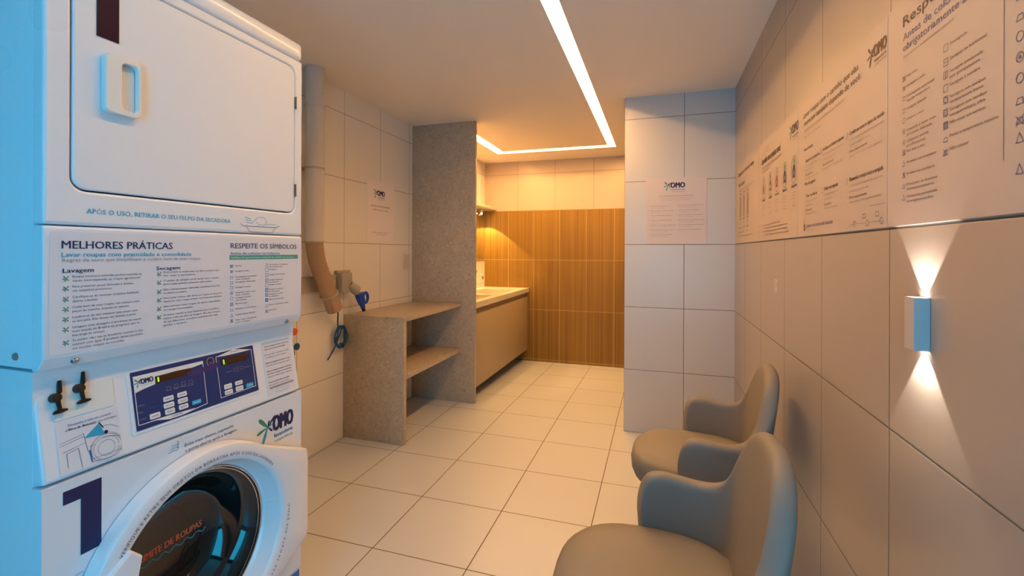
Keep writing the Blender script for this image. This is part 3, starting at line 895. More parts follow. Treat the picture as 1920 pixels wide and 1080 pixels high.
    ink.text('Seja bem-vindo ao', a0 + .010, b1 - .022, .009, a0 + .060, M_BLUE, .01); ink.text('espaço', a0 + .062, b1 - .022, .012, a1 - .012, M_CYAN, .02)
    rows = ['Temos condições de lavar e secar suas', 'roupas com economia e praticidade', '', 'Para usar, baixe o aplicativo no celular', 'e cadastre os seus dados.', '', 'Escolha a máquina livre e insira as roupas', 'Feche bem a porta e siga o passo a passo.', '', 'Retire as roupas logo depois do término', 'para liberar a máquina ao próximo uso,', 'mantenha o ambiente limpo e organizado', '', 'Precisa de ajuda? Fale com a gente', 'pelo aplicativo ou pelo telefone']
    for i, s in enumerate(rows):
        if s: ink.text(s, a0 + .008, b1 - .043 - i * .0085, .0046, a0 + (.105 if len(s) > 34 else .092), M_NAVY if i in (0, 1, 6, 9, 10, 13) else M_GREY, .008 if i in (0, 1, 6, 9, 10, 13) else 0)
    ink.poly(rrect(a0 + .010, a1 - .008, b0 + .020, b0 + .026, .002), M_LGREY)
    ink.line(rrect(a0 + .032, a1 - .030, b0 + .005, b0 + .014, .003), .0007, M_CYAN, True)
    ink.build('notice_print', nt)
    # blue control plate
    pts = [FC.at(u, v) for u, v in ((243, 697), (473, 649), (484, 733), (254, 808))]
    pa0, pa1 = (pts[0][0] + pts[3][0]) / 2, (pts[1][0] + pts[2][0]) / 2
    pb0, pb1 = (pts[2][1] + pts[3][1]) / 2, (pts[0][1] + pts[1][1]) / 2
    bm = bmesh.new(); prism(bm, FC, rrect(pa0 - .008, pa1 + .006, pb0 - .007, pb1 + .007, .004), .0003, .0014); cb = obj('panel_rim', bm, M_APPL, cp)
    bm = bmesh.new(); prism(bm, FC, rrect(pa0, pa1, pb0, pb1, .002), .0014, .0024); pl = obj('control_plate', bm, M_PLATE, cp); pl['label'] = 'dark blue control plate'
    import numpy as np
    src = [(20, 365), (1480, 60), (1545, 585), (90, 1065)]; dst = [(0, 1), (1, 1), (1, 0), (0, 0)]
    A, r = [], []
    for (x, y), (X, Y) in zip(src, dst):
        A += [[x, y, 1, 0, 0, 0, -X * x, -X * y], [0, 0, 0, x, y, 1, -Y * x, -Y * y]]; r += [X, Y]
    hm = np.linalg.solve(np.array(A, float), np.array(r, float))

    def K(x, y):
        w = hm[6] * x + hm[7] * y + 1
        return pa0 + (pa1 - pa0) * float((hm[0] * x + hm[1] * y + hm[2]) / w), pb0 + (pb1 - pb0) * float((hm[3] * x + hm[4] * y + hm[5]) / w)
    ink = Ink(FC, .003)
    ink.line([K(110, 990), K(55, 415), K(888, 238), K(935, 735), K(640, 865), K(480, 915), K(330, 925)], .0016, M_WHITE, True)
    ink.poly([K(58, 418), K(885, 240), K(888, 268), K(760, 312), K(560, 350), K(320, 415), K(320, 500), K(180, 555), K(78, 605)], M_WHITE, .0001)
    ink.poly([K(120, 985), K(330, 915), K(480, 870), K(800, 785), K(640, 865), K(480, 915), K(330, 925)], M_WHITE, .0001)
    ink.text('LAVADORA', *K(515, 893), .0040, K(640, 850)[0], M_NAVY, dn=.0003)
    ink.line([K(1100, 675), K(1045, 195), K(1255, 108), K(1460, 112), K(1510, 535)], .0015, M_WHITE, True)
    ink.poly([K(1045, 195), K(1255, 105), K(1455, 112), K(1340, 140), K(1160, 178)], M_WHITE, .0001)
    ink.text('SECADORA', *K(1215, 147), .0036, K(1315, 125)[0], M_NAVY, dn=.0003)
    ink.poly([K(700, 370), K(1060, 255), K(1060, 318), K(720, 420)], M_VIOLET, .00005)
    x, y = K(150, 497); logo(ink, x, y, .0125, sub=False, wfac=2.2, up=.0003); ink.text('lavanderia', x, y - .005, .003, x + .025, M_CYAN, dn=.0003)
    ink.line(circle(*K(980, 243), .0105, 20), .0022, mat('bronze ring', (.45, .25, .12), .4), True); ink.poly(circle(*K(980, 243), .0055, 12), M_NAVY)
    ink.line([K(960, 243), K(985, 265), K(1000, 245)], .0018, mat('bronze mark', (.45, .25, .12), .4))
    for (x, y, w) in ((480, 555, 40), (570, 525, 40), (655, 500, 36), (742, 480, 44), (1272, 345, 30), (1345, 325, 30)):
        p = K(x, y); s = .0055
        ink.line([(p[0] - s, p[1] - s * .7), (p[0] + s, p[1] - s * .7), (p[0] + s * .8, p[1] + s * .8), (p[0] - s * .8, p[1] + s * .8)], .0007, M_LGREY, True)
    for s, x, y, x1 in (('Bem-vindo', 460, 583, 505), ('Lavagem', 540, 565, 600), ('Enxágue', 615, 545, 695), ('Final', 710, 530, 775), ('Secando', 1170, 380, 1235), ('Resfriando', 1380, 325, 1460), ('TEMPO', 100, 775, 190), ('NÍVEL', 105, 855, 175), ('ESTADO', 125, 935, 205)):
        p = K(x, y); ink.text(s, p[0], p[1], .0032, K(x1, y)[0], M_LGREY)
    ink.line([K(1303, 290), K(1303, 375)], .0007, M_LGREY); ink.line([K(220, 790), K(390, 745)], .0005, M_BLUE); ink.line([K(220, 865), K(400, 775)], .0005, M_BLUE)
    for x, y in ((395, 690), (400, 765), (575, 785), (1130, 615)): ink.poly(circle(*K(x, y), .0012, 8), M_GREEN)
    ink.build('plate_print', pl)
    for (p0, p1, p2, p3) in (((318, 415), (690, 320), (690, 405), (322, 492)), ((1105, 222), (1390, 150), (1400, 225), (1115, 300))):
        c = [K(*p) for p in (p0, p1, p2, p3)]; a0, a1 = (c[0][0] + c[3][0]) / 2, (c[1][0] + c[2][0]) / 2; b0, b1 = (c[2][1] + c[3][1]) / 2, (c[0][1] + c[1][1]) / 2
        bm = bmesh.new(); box(bm, FC, a0, a1, b0, b1, .0024, .0036); box(bm, FC, a1, a1 + .013, b1 - .009, b1 - .0005, .0024, .0036)
        ds = obj('display', bm, M_DISP, pl)
        ik = Ink(FC, .0039); ik.text('1', a0 + .005, b0 + .0025, (b1 - b0) - .005, a0 + .0085, M_LED1); ik.build('digit', ds)
    btn = [(410, 655, 535, 630, 535, 690, 412, 715), (412, 735, 540, 705, 542, 765, 418, 795), (428, 808, 545, 775, 550, 840, 432, 868), (578, 610, 690, 585, 694, 640, 582, 665), (583, 683, 700, 655, 705, 712, 590, 738), (592, 755, 705, 728, 710, 782, 600, 812), (242, 855, 370, 830, 375, 892, 248, 922),
           (1135, 520, 1225, 500, 1230, 555, 1140, 578), (1265, 485, 1350, 465, 1355, 512, 1268, 532), (1140, 590, 1235, 568, 1240, 620, 1148, 642), (1270, 548, 1360, 525, 1362, 580, 1278, 602)]
    names = ['INÍCIO', 'ALTA', 'MÉDIA', 'NORMAL', 'DELICADO', 'RÁPIDO', 'AVANÇAR', 'ALTA', 'MÉDIA', 'BAIXA', 'DELICADO']
    for i, q in enumerate(btn + [(752, 705, 860, 680, 865, 725, 757, 755), (1395, 512, 1475, 492, 1482, 540, 1400, 560)]):
        c = [K(q[j], q[j + 1]) for j in (0, 2, 4, 6)]; a0, a1 = (c[0][0] + c[3][0]) / 2, (c[1][0] + c[2][0]) / 2; b0, b1 = (c[2][1] + c[3][1]) / 2, (c[0][1] + c[1][1]) / 2
        bm = bmesh.new(); prism(bm, FC, rrect(a0, a1, b0, b1, .0025, 3), .0024, .0040)
        bt = obj('button', bm, M_WHITE if i < 11 else mat('cyan button', (.02, .42, .75), .35), pl, bevel=.0005)
        if i >= 11: bt['label'] = 'cyan start button'
        # the printed word on the key
        ik = Ink(FC, .0043); ik.text(names[i] if i < 11 else 'INICIAR', a0 + .004, (b0 + b1) / 2 - .0015, .0032, a1 - .004, M_NAVY if i < 11 else M_WHITE)
        k_ = ik.build('key_print', pl)

    # ---- washer front with round opening behind the door
    DC = (.895, .505); R0 = .232
    N = 48
    hole = [(DC[0] + R0 * math.cos(2 * PI * i / N), DC[1] + R0 * math.sin(2 * PI * i / N)) for i in range(N)]
    zt, zb = .829, .245
    outer = [sq_point(DC, p, Y0, Y1, zb, zt) for p in hole]
    bm = bmesh.new(); ring_prism(bm, FM, outer, hole, -.033, 0)
    wf = obj('washer_front', bm, M_APPL, t, smooth=20)
    bm = bmesh.new(); box(bm, FM, Y0, Y1, .05, .2415, -.033, 0, .004); kp = obj('kick_panel', bm, M_APPL, t)
    ink = Ink(FM)
    ink.poly([(1.16, .2405), (Y1 - .006, .2405), (Y1 - .006, .08), (1.08, .08)], M_BLUE); ink.build('blue_graphic', kp)
    ink = Ink(FM)
    ink.poly([(.606, .811), (.673, .811), (.673, .667), (.636, .667), (.636, .784), (.606, .784)], M_NAVY); ink.build('number_one', wf)['label'] = 'big dark blue numeral 1'
    ink = Ink(FM)
    a0, b0 = FM.at(510, 806); a1, b1 = FM.at(549, 768); logo(ink, a0 + .004, .737, .049, wfac=1.62)
    ink.ptext('Evite mau cheiro, mantenha', (346, 838), (438, 800), .0082, M_NAVY, .002); ink.ptext('a porta aberta após a lavagem', (347, 850), (443, 806), .0082, M_NAVY, .002)
    a, b = FM.at(325, 842)
    for i in range(3):
        ink.line([(a - .012 + .004 * i, b - .006 + i * .006), (a, b - .004 + i * .006), (a + .009, b - .006 + i * .0065), (a + .013, b - .001 + i * .007), (a + .009, b + .003 + i * .0065)], .0014, M_CYAN)
    ink.line([(.576, .628), (.64, .632)], .0012, M_LGREY)
    ink.build('front_lettering', wf)

    # ---- washer door: moulded ring with a squared hinge side
    NF = .042
    M_ = 96
    R1, RI = .280, .233
    outer, inner = [], []
    for i in range(M_):
        th = 2 * PI * i / M_
        c, s = math.cos(th), math.sin(th)
        r = R1
        # squared part on the right: intersection with the tab outline
        if c > 0:
            tab = []
            if abs(s) * ((1.243 - DC[0]) / max(c, 1e-6)) <= .140: tab.append((1.243 - DC[0]) / c)
            else:
                # straight edge from the circle (55 deg) to the corner (1.243, +-.14)
                p1 = Vector((R1 * math.cos(math.radians(52)), R1 * math.sin(math.radians(52)))); p2 = Vector((1.243 - DC[0], .140))
                dx, dy = p2 - p1; cc, ss = c, abs(s)
                den = cc * dy - ss * dx
                if abs(den) > 1e-9:
                    tt = (p1.x * dy - p1.y * dx) / den
                    if tt > R1 and ss / cc < p1.y / p1.x: tab.append(tt)
            if tab: r = max(R1, tab[0])
        outer.append((DC[0] + r * c, DC[1] + r * s)); inner.append((DC[0] + RI * c, DC[1] + RI * s))
    bm = bmesh.new(); t_ = bmesh.new()
    # cross section from the outer edge over the face, down the inner cone
    secs = []
    for lam, n in ((0, .002), (0, NF - .012), (.03, NF - .003), (.10, NF), (.86, NF), (.97, NF - .004), (1.0, NF - .012)):
        secs.append([(o[0] + (q[0] - o[0]) * lam, o[1] + (q[1] - o[1]) * lam, n) for o, q in zip(outer, inner)])
    for rr, n in ((.222, -.004), (.214, -.018), (.212, -.020)):
        secs.append([(DC[0] + rr * math.cos(2 * PI * i / M_), DC[1] + rr * math.sin(2 * PI * i / M_), n) for i in range(M_)])
    RG = [[t_.verts.new(p) for p in S] for S in secs]
    for A_, B_ in zip(RG, RG[1:]):
        for i in range(M_): t_.faces.new((A_[i], A_[(i + 1) % M_], B_[(i + 1) % M_], B_[i]))
    bmesh.ops.recalc_face_normals(t_, faces=t_.faces)
    merge(bm, t_, FM.M)
    wd = obj('washer_door', bm, M_APPL, t, smooth=50)
    bm = bmesh.new()
    for rr, n in ((.2105, -.016), (.2045, -.021)):
        tube(bm, [(DC[0] + rr * math.cos(2 * PI * i / 64), DC[1] + rr * math.sin(2 * PI * i / 64), n) for i in range(65)], .0016, 6, caps=False, fr=FM)
    obj('trim_ring', bm, M_CHROME, wd)
    bm = bmesh.new()
    lathe(bm, FM, [(.2125, -.019), (.200, -.024), (.190, -.030), (.172, -.060), (.155, -.105), (.130, -.125), (.07, -.137), (0, -.14)], *DC, 64)
    gl = obj('door_glass', bm, M_GLASS, wd, smooth=60); gl['label'] = 'dark bowl-shaped door glass'
    bm = bmesh.new()
    prism(bm, FM, [(.648, .61), (.700, .648), (.724, .622), (.712, .56), (.702, .50), (.702, .44), (.712, .40), (.650, .41), (.628, .50)], NF - .012, NF + .010)
    obj('door_handle', bm, M_APPL, wd, bevel=.005)
    ink = Ink(FM, NF + .0006)
    s = 'VERIFIQUE E RETIRE SEUS OBJETOS DA BORRACHA APÓS O USO DA LAVADORA'

    def ring_text(s, a_from, a_to, r, h, m):
        wts = [text_mesh(c, .004)[2] - text_mesh(c, .004)[1] + .10 if c != ' ' else .32 for c in s]
        tot = sum(wts); acc = 0
        for c, w in zip(s, wts):
            th = a_from + (a_to - a_from) * (acc + w / 2) / tot; acc += w
            if c == ' ': continue
            sgn = -1 if a_to < a_from else 1
            if sgn < 0: x, y, rt = DC[0] + r * math.cos(th), DC[1] + r * math.sin(th), th - PI / 2
            else: x, y, rt = DC[0] + r * math.cos(th), DC[1] + r * math.sin(th), th + PI / 2
            me, x0, x1 = text_mesh(c, .004)
            wd_ = (x1 - x0) * h / .729 * .9
            ink.text(c, x - math.cos(rt) * wd_ / 2, y - math.sin(rt) * wd_ / 2, h, m=m, bold=.004, rot=rt)
    ink.cur = 'rim_warning'
    ring_text(s, math.radians(148), math.radians(38), .246, .0082, M_GREY)
    ink.cur = 'rim_note'
    ring_text('Deixe aberta sempre que possa!', math.radians(-62), math.radians(2), .262, .0105, M_GREY)
    ink.build('door_lettering', wd)
    # print on the inside of the glass
    FG = Frame((XM - .030, 0, 0), (0, 1, 0), (0, 0, 1))
    bm = bmesh.new()
    ink = Ink(FG, 0)
    c0 = FG.at(262, 1058); c1 = FG.at(378, 985); n0 = (c0[0], c0[1])
    L = math.dist(c0, c1); rt = math.atan2(c1[1] - c0[1], c1[0] - c0[0])
    ink.text('LIMITE DE ROUPAS', c0[0], c0[1], .017, c0[0] + L, mat('orange print', (.62, .10, .03), .4), .02, rot=rt)
    wv = []
    for i in range(41):
        x = i / 40 * (L + .02); y = -.012 + .004 * math.sin(i * .95)
        wv.append((c0[0] - .01 + x * math.cos(rt) - y * math.sin(rt), c0[1] + x * math.sin(rt) + y * math.cos(rt)))
    ink.line(wv, .003, mat('wave print', (.05, .30, .42), .4))
    ink.build('glass_print', gl)


def grow_rect(a0, a1, b0, b1, k=6):
    """rectangle outline sampled with the same point count and order as rrect"""
    P = []
    for i in range(k + 1): t = i / k; P.append((a1, b1 - (1 - t) * .03) if t < .5 else (a1 - (t - .5) * .06, b1)) if t != .5 else P.append((a1, b1))
    for i in range(k + 1): t = i / k; P.append((a0 + (1 - t) * .03, b1) if t < .5 else (a0, b1 - (t - .5) * .06)) if t != .5 else P.append((a0, b1))
    for i in range(k + 1): t = i / k; P.append((a0, b0 + (1 - t) * .03) if t < .5 else (a0 + (t - .5) * .06, b0)) if t != .5 else P.append((a0, b0))
    for i in range(k + 1): t = i / k; P.append((a1 - (1 - t) * .03, b0) if t < .5 else (a1, b0 + (t - .5) * .06)) if t != .5 else P.append((a1, b0))
    return P


def sq_point(c, p, a0, a1, b0, b1):
    """push a point of the circle outwards to the rectangle, snapping to its corners"""
    dx, dy = p[0] - c[0], p[1] - c[1]
    k = min(((a1 if dx > 0 else a0) - c[0]) / dx if abs(dx) > 1e-9 else 1e9, ((b1 if dy > 0 else b0) - c[1]) / dy if abs(dy) > 1e-9 else 1e9)
    x, y = c[0] + dx * k, c[1] + dy * k
    for cx in (a0, a1):
        for cy in (b0, b1):
            ang = abs(math.atan2(dy, dx) - math.atan2(cy - c[1], cx - c[0]))
            if ang < PI / 48: return (cx, cy)
    return (x, y)


build_tower()


# ============================================================ pipes and fittings behind the tower
def build_services():
    PX, PY, R = -1.995, 2.312, .055
    t = thing('vent_pipe', 'white vertical vent pipe from the ceiling with a tan bent hose end', 'pipe', (PX, PY, .9))
    bm = bmesh.new(); tube(bm, [(PX, PY, 1.345), (PX, PY, ZC)], R, 32); obj('pipe', bm, M_PVC, t)
    bm = bmesh.new()
    for z0, z1, r in ((2.168, 2.182, .0595), (2.182, ZC - .001, .0565)): tube(bm, [(PX, PY, z0), (PX, PY, z1)], r, 32)
    obj('coupling', bm, M_PVC, t)
    bm = bmesh.new(); tube(bm, [(PX, PY, 1.79), (PX, PY, 1.803)], .0585, 32); box(bm, FL, PY - .075, PY + .075, 1.789, 1.804, .0005, .035); obj('clamp', bm, M_DUCT, t)
    bm = bmesh.new()
    path = smooth_path([(PX, PY, 1.36), (PX, PY + .004, 1.32), (PX, PY + .03, 1.22), (PX, PY + .09, 1.10), (PX, PY + .19, .915)], 5)
    tube(bm, path, .051, 32, caps=False); obj('hose', bm, M_HOSE, t)
    bm = bmesh.new()
    d = (Vector(path[-1]) - Vector(path[-3])).normalized()
    p = Vector((PX, PY + .134, 1.018)); tube(bm, [p - d * .006, p + d * .006], .0585, 32); obj('hose_clamp', bm, M_DUCT, t)
    bm = bmesh.new(); tube(bm, [Vector((PX, PY, 1.345)), Vector((PX, PY, 1.355))], .0575, 32); obj('hose_clamp', bm, M_DUCT, t)

    # wall duct and industrial socket
    bm = bmesh.new(); box(bm, FL, 1.2, 2.60, 1.035, 1.125, .0005, .020, .002); box(bm, FL, 1.2, 2.60, 1.1255, 1.135, .0005, .023, .001)
    tag(obj('cable_duct', bm, M_DUCT, origin=(XL, 1.9, 1.03)), 'horizontal beige cable duct on the wall behind the bent hose', 'duct')
    t = thing('industrial_socket', 'grey wall box holding a tilted industrial power socket', 'socket', (XL, 2.67, 1.0))
    bm = bmesh.new(); box(bm, FL, 2.602, 2.735, 1.145, 1.162, .0005, .03, .001); obj('cover_lip', bm, M_DUCT, t)
    bm = bmesh.new(); box(bm, FL, 2.61, 2.72, 1.01, 1.145, .0005, .06, .006); obj('box', bm, M_BOX, t)
    a = Vector((XL + .05, 2.70, 1.06)); d = Vector((.35, .55, -.55)).normalized()
    bm = bmesh.new(); tube(bm, [a, a + d * .06, a + d * .075], [.030, .034, .034], 24); obj('socket_body', bm, M_BOX, t)
    # plug
    t = thing('blue_plug', 'blue industrial plug pushed into the grey wall socket', 'plug', tuple(a + d * .1))
    d2 = Vector((.12, .28, -1)).normalized()
    b = a + d * .088 + Vector((.0, .004, -.010))
    bm = bmesh.new(); tube(bm, [b - d2 * .004, b + d2 * .012, b + d2 * .055, b + d2 * .09, b + d2 * .105], [.033, .033, .028, .018, .015], 20); obj('plug_body', bm, M_PLUG, t)
    bm = bmesh.new(); tube(bm, [b + d2 * .105, b + d2 * .128], .0125, 14); obj('gland', bm, M_BLACK, t)
    bm = bmesh.new(); c = b + Vector((.01, .058, -.03)); tube(bm, [c + Vector((0, .026 * math.cos(x * PI / 10), .036 * math.sin(x * PI / 10))) for x in range(21)], .010, 10, caps=False); obj('pull_ring', bm, M_PLUG, t)
    # coiled cable
    bm = bmesh.new(); x0 = XL + .02
    cy, cz = 2.628, .712
    P = [(x0 + .05, 2.555, .915), (x0 + .035, 2.575, .88), (x0 + .02, 2.592, .80)]
    Pc = []
    for i in range(0, 4 * 24 + 1):
        th = PI / 2 + 2 * PI * i / 24; k = i / 96
        Pc.append((x0 + .004 + .022 * k + .004 * math.sin(i), cy + (.050 - .007 * math.sin(i * .21)) * math.cos(th) + .006 * math.sin(k * 9), cz + (.068 - .008 * math.cos(i * .17)) * math.sin(th)))
    tube(bm, smooth_path(P + Pc[:1], 4) + [Vector(p) for p in Pc], .0052, 8)
    tube(bm, smooth_path([Pc[-1], (x0 + .01, cy - .045, cz - .05), (x0, cy - .075, cz - .10), (x0 - .004, cy - .105, cz - .135)], 4), .0045, 8)
    box(bm, FL, cy + .012, cy + .030, cz - .062, cz - .045, .012, .05, .003)
    tag(obj('coiled_cable', bm, M_CABLE, origin=(x0, cy, cz)), 'blue cable wound in a small coil hanging on the wall below the hose', 'cable')
    # water taps
    for nm, lab, u, v, m in (('water_valve', 'small orange-handled water valve on the wall beside the tower', 553, 622, M_ORANGE), ('water_valve', 'small blue-handled water valve on the wall beside the tower, below the orange one', 557, 650, M_CABLE)):
        a, b = FL.at(u, v, .05)
        t = thing(nm, lab, 'valve', (XL, a, b), 'water valves beside the tower')
        bm = bmesh.new(); tube(bm, [(a - .004, b, .0005), (a - .004, b, .04)], .010, 12, fr=FL); tube(bm, [(a - .004, b, .03), (a - .004, b - .05, .03)], .007, 10, fr=FL); obj('body', bm, M_CHROME, t)
        bm = bmesh.new(); lathe(bm, FL, [(0, .058), (.012, .057), (.021, .052), (.021, .044), (.012, .040), (0, .040)], a, b, 18); obj('handle', bm, m, t)


build_services()


# ============================================================ posters and notices
def board(name, fr, a0, a1, b0, b1, th, label, cat='poster', m=None):
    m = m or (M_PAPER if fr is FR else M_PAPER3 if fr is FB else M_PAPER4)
    t = thing(name, label, cat, tuple(fr.O + fr.A * ((a0 + a1) / 2) + fr.B * b0))
    bm = bmesh.new(); box(bm, fr, a0, a1, b0, b1, .0006, th, .0006, 1); obj('board', bm, m or M_PAPER, t)
    return t


def build_posters():
    yb = [3.335, 2.632, 1.936, 1.243, .55, -.14]
    z0, z1 = 1.3535, 1.834
    th = .006

    def YY(y): return -y
    # notice on the block
    t = board('rules_notice', FB, -.079, .323, 1.3515, 1.817, .003, 'white notice in two columns on the pale tiled corner block')
    ink = Ink(FB, .0036)
    logo(ink, .088, 1.748, .038, sub=True, wfac=2.45)
    ink.text('É A LAVANDERIA? SIGA NOSSAS DICAS E COMPARTILHE', .122, 1.688, .0068, m=M_GREY, align='C'); ink.text('TODOS PODEM TER COMPORTAMENTOS CERTOS PARA', .122, 1.673, .0062, m=M_LGREY, align='C'); ink.text('UMA CONVIVÊNCIA MELHOR NO CONDOMÍNIO', .122, 1.659, .0062, m=M_LGREY, align='C')
    A_ = ['Organize suas roupas por cor|e por tipo de tecido', 'Retire sempre os objetos dos bolsos|antes de lavar', 'Nunca deixe crianças sozinhas no|espaço', 'Confira a capacidade da máquina|antes de usar', 'Mantenha o espaço limpo e organizado|e jogue o lixo no lugar certo', 'Limpe o filtro da secadora a cada|uso e feche bem as portas', 'Agende seu horário no aplicativo|e seja pontual ao retirar']
    B_ = ['Respeite o horário de funcionamento|do espaço compartilhado', 'Utilize só produtos adequados|nas máquinas', 'Retire suas roupas ao fim do ciclo|para liberar a máquina', 'Não lave tapetes, calçados nem roupas|de animais nas máquinas', 'Em caso de dúvidas ou problemas fale|com a nossa central', 'Deixe a porta da lavadora aberta|depois do uso']
    for col, L in ((-.064, A_), (.122, B_)):
        for i, s in enumerate(L):
            z = 1.620 - i * .0338 + (.0 if col < 0 else .002)
            ink.line([(col, z), (col + .008, z + .004)], .0015, M_CYAN)
            for j, q in enumerate(s.split('|')): ink.text(q, col + .018, z - j * .0125, .0058, col + .018 + min(.165, len(q) * .0046), M_GREY if j == 0 else M_LGREY, .006 if j == 0 else 0)
    ink.build('poster_print', t)

    # notice on the left wall (its square code is left out)
    t = board('access_notice', FL, 2.965, 3.335, 1.365, 1.848, .003, 'white notice with a small logo on the left wall above the shelf unit')
    ink = Ink(FL, .0036)
    logo(ink, 3.10, 1.728, .042, wfac=2.35)
    ink.text('Quer mais informações da lavanderia', 3.15, 1.634, .011, 3.275, M_BROWN, align='L') if False else None
    ink.text('Acesse nosso aplicativo', 3.015, 1.640, .013, 3.275, M_BROWN, .004); ink.text('usando a câmera do celular', 3.04, 1.612, .011, 3.25, M_GREY)
    ink.text('Baixe o aplicativo e bom uso', 3.04, 1.437, .010, 3.26, M_LGREY); ink.text('da sua lavanderia', 3.08, 1.421, .009, 3.23, M_LGREY)
    ink.build('poster_print', t)

    # four boards on the right wall, from the block towards the camera
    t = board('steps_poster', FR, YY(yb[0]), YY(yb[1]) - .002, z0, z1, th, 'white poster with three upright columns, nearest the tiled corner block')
    ink = Ink(FR, th + .0006)
    ink.text('Organize-se e lave suas roupas', -3.25, 1.775, .028, -2.75, M_BROWN, .004)
    ink.text('Passo a passo', -3.235, 1.708, .026, -3.02, M_BROWN, .01); ink.text('veja como usar a lavanderia no aplicativo', -3.235, 1.675, .016, -2.75, M_LGREY)
    for i in range(3):
        x = -3.19 + i * .12
        ink.line(rrect(x, x + .05, 1.50, 1.66, .012, 3), .005, M_GREY, True); ink.poly(rrect(x + .012, x + .038, 1.515, 1.64, .006, 3), M_LGREY)
        ink.text(str(i + 1), x + .012, 1.472, .02, m=M_BROWN, bold=.01); ink.text('passo', x - .01, 1.445, .012, x + .06, M_BROWN); ink.text('fácil', x, 1.42, .010, x + .05, M_LGREY)
    ink.line([(-3.235, 1.43), (-3.235, 1.385)], .004, M_LGREY); ink.text('Baixe agora', -3.21, 1.415, .012, -3.07, M_GREY); ink.text('e aproveite a sua lavanderia com praticidade', -3.21, 1.395, .011, -2.80, M_LGREY)
    ink.build('poster_print', t)

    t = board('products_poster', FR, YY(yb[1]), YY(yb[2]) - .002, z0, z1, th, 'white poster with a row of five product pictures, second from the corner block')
    ink = Ink(FR, th + .0006)
    logo(ink, -2.01, 1.752, .036, wfac=2.2, m_text=M_NAVY)
    for i in range(3): ink.line([(-2.53, 1.80 - i * .012), (-2.42 + .01 * i, 1.80 - i * .012)], .002, M_LGREY)
    ink.text('Lave melhor com os produtos certos!', -2.55, 1.728, .034, -2.19, M_BROWN, .012); ink.text('dosagem automática dos produtos nas máquinas', -2.55, 1.702, .018, -2.17, M_LGREY); ink.text('na medida ideal', -2.55, 1.685, .012, -2.38, M_LGREY)
    cols = [M_LGREY, M_GREY, M_GREY, M_NAVY, M_NAVY]
    for i, x in enumerate((-2.512, -2.372, -2.251, -2.121, -1.988)):
        ink.line([(x + .036 * math.cos(k * PI / 10), 1.612 + .052 * math.sin(k * PI / 10)) for k in range(20)], .003, M_GREY, True)
        ink.poly([(x - .018, 1.580), (x + .018, 1.580), (x + .020, 1.612), (x + .008, 1.632), (x - .008, 1.632), (x - .020, 1.612)], cols[i])
        ink.poly(rrect(x - .008, x + .010, 1.634, 1.655, .003, 3), (M_LGREY, M_GREY, M_LGREY, M_GREEN, M_GREEN)[i])
        ink.poly(circle(x, 1.600, .009, 10), (M_GREY, M_PAPER, M_RED, M_CYAN, M_CYAN)[i], .0002)
        ink.text(('Sabão', 'Cuidado', 'Limpeza', 'Amaciante', 'Secagem')[i], x - .035, 1.545, .014, x + .035, M_BROWN, .012)
        for j in range(3): ink.line([(x - .03, 1.525 - .011 * j), (x + .03 - .008 * j, 1.525 - .011 * j)], .002, M_LGREY)
        ink.line([(x - .018, 1.474), (x + .018, 1.474), (x, 1.490)], .002, M_LGREY, True)
    for i, (s, e) in enumerate((('Os produtos já estão incluídos no ciclo', -2.19), ('Você não precisa trazer sabão nem amaciante de casa', -2.08), ('Não adicione outros produtos dentro das máquinas', -2.08), ('Em caso de alergias, fale com a nossa central', -2.06))):
        ink.text(s, -2.49, 1.424 - i * .0155, .0095, e, M_GREY)
    ink.line([(-2.525, 1.43), (-2.525, 1.40)], .004, M_GREY)
    ink.build('poster_print', t)

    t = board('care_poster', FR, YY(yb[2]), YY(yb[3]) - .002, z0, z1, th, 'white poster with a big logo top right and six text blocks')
    ink = Ink(FR, th + .0006)
    logo(ink, -1.312, 1.764, .030, m_text=M_BROWN, m1=M_BROWN, m2=M_BROWN, wfac=2.1)
    ink.text('Lavar roupas com o carinho que elas', -1.868, 1.770, .0195, -1.402, M_BROWN, .004); ink.text('merecem também depende de você.', -1.863, 1.741, .0195, -1.385, M_BROWN, .004)
    ink.text('Confira dicas para manter seus cuidados', -1.861, 1.718, .0115, -1.49, M_LGREY); ink.text('e aproveite a sua lavanderia', -1.861, 1.697, .009, -1.68, M_LGREY)

    def block(x, z, ttl, w, num):
        if num: ink.text(num, x - .022, z - .006, .020, m=M_LGREY)
        ink.text(ttl, x, z, .0115, x + w, M_BROWN, .01)
        for j, (s, k) in enumerate((('Confira sempre as etiquetas das peças antes', 1.0), ('de colocar as roupas no cesto.', .62))): ink.text(s, x, z - .016 - .0145 * j, .0066, x + w * k, M_LGREY)
        ink.text('Dica importante', x, z - .047, .0072, x + w * .55, M_GREY, .008); ink.text('separe tudo por cores e tecidos parecidos', x, z - .059, .0062, x + w * .95, M_LGREY)
    ink.text('Antes da lavagem', -1.86, 1.652, .012, -1.765, M_BROWN, .01); ink.text('1', -1.86, 1.632, .008, m=M_LGREY)
    ink.text('Pós-lavagem', -1.852, 1.530, .012, -1.740, M_BROWN, .01); ink.text('2', -1.85, 1.512, .008, m=M_LGREY)
    block(-1.845, 1.610, 'Separe e prepare', .145, ''); block(-1.669, 1.614, 'Verifique os bolsos e zíperes', .17, '2'); block(-1.458, 1.612, 'Confira as cores e tipos de tecido', .20, '3')
    block(-1.840, 1.487, 'Tire na hora', .120, ''); block(-1.655, 1.489, 'Dobre em seguida', .115, '2'); block(-1.458, 1.488, 'Mantenha a roupa seca e arejada', .195, '3')
    ink.line(circle(-1.852, 1.384, .009, 12), .004, M_NAVY, True); ink.line([(-1.858, 1.395), (-1.858, 1.412)], .002, M_NAVY)
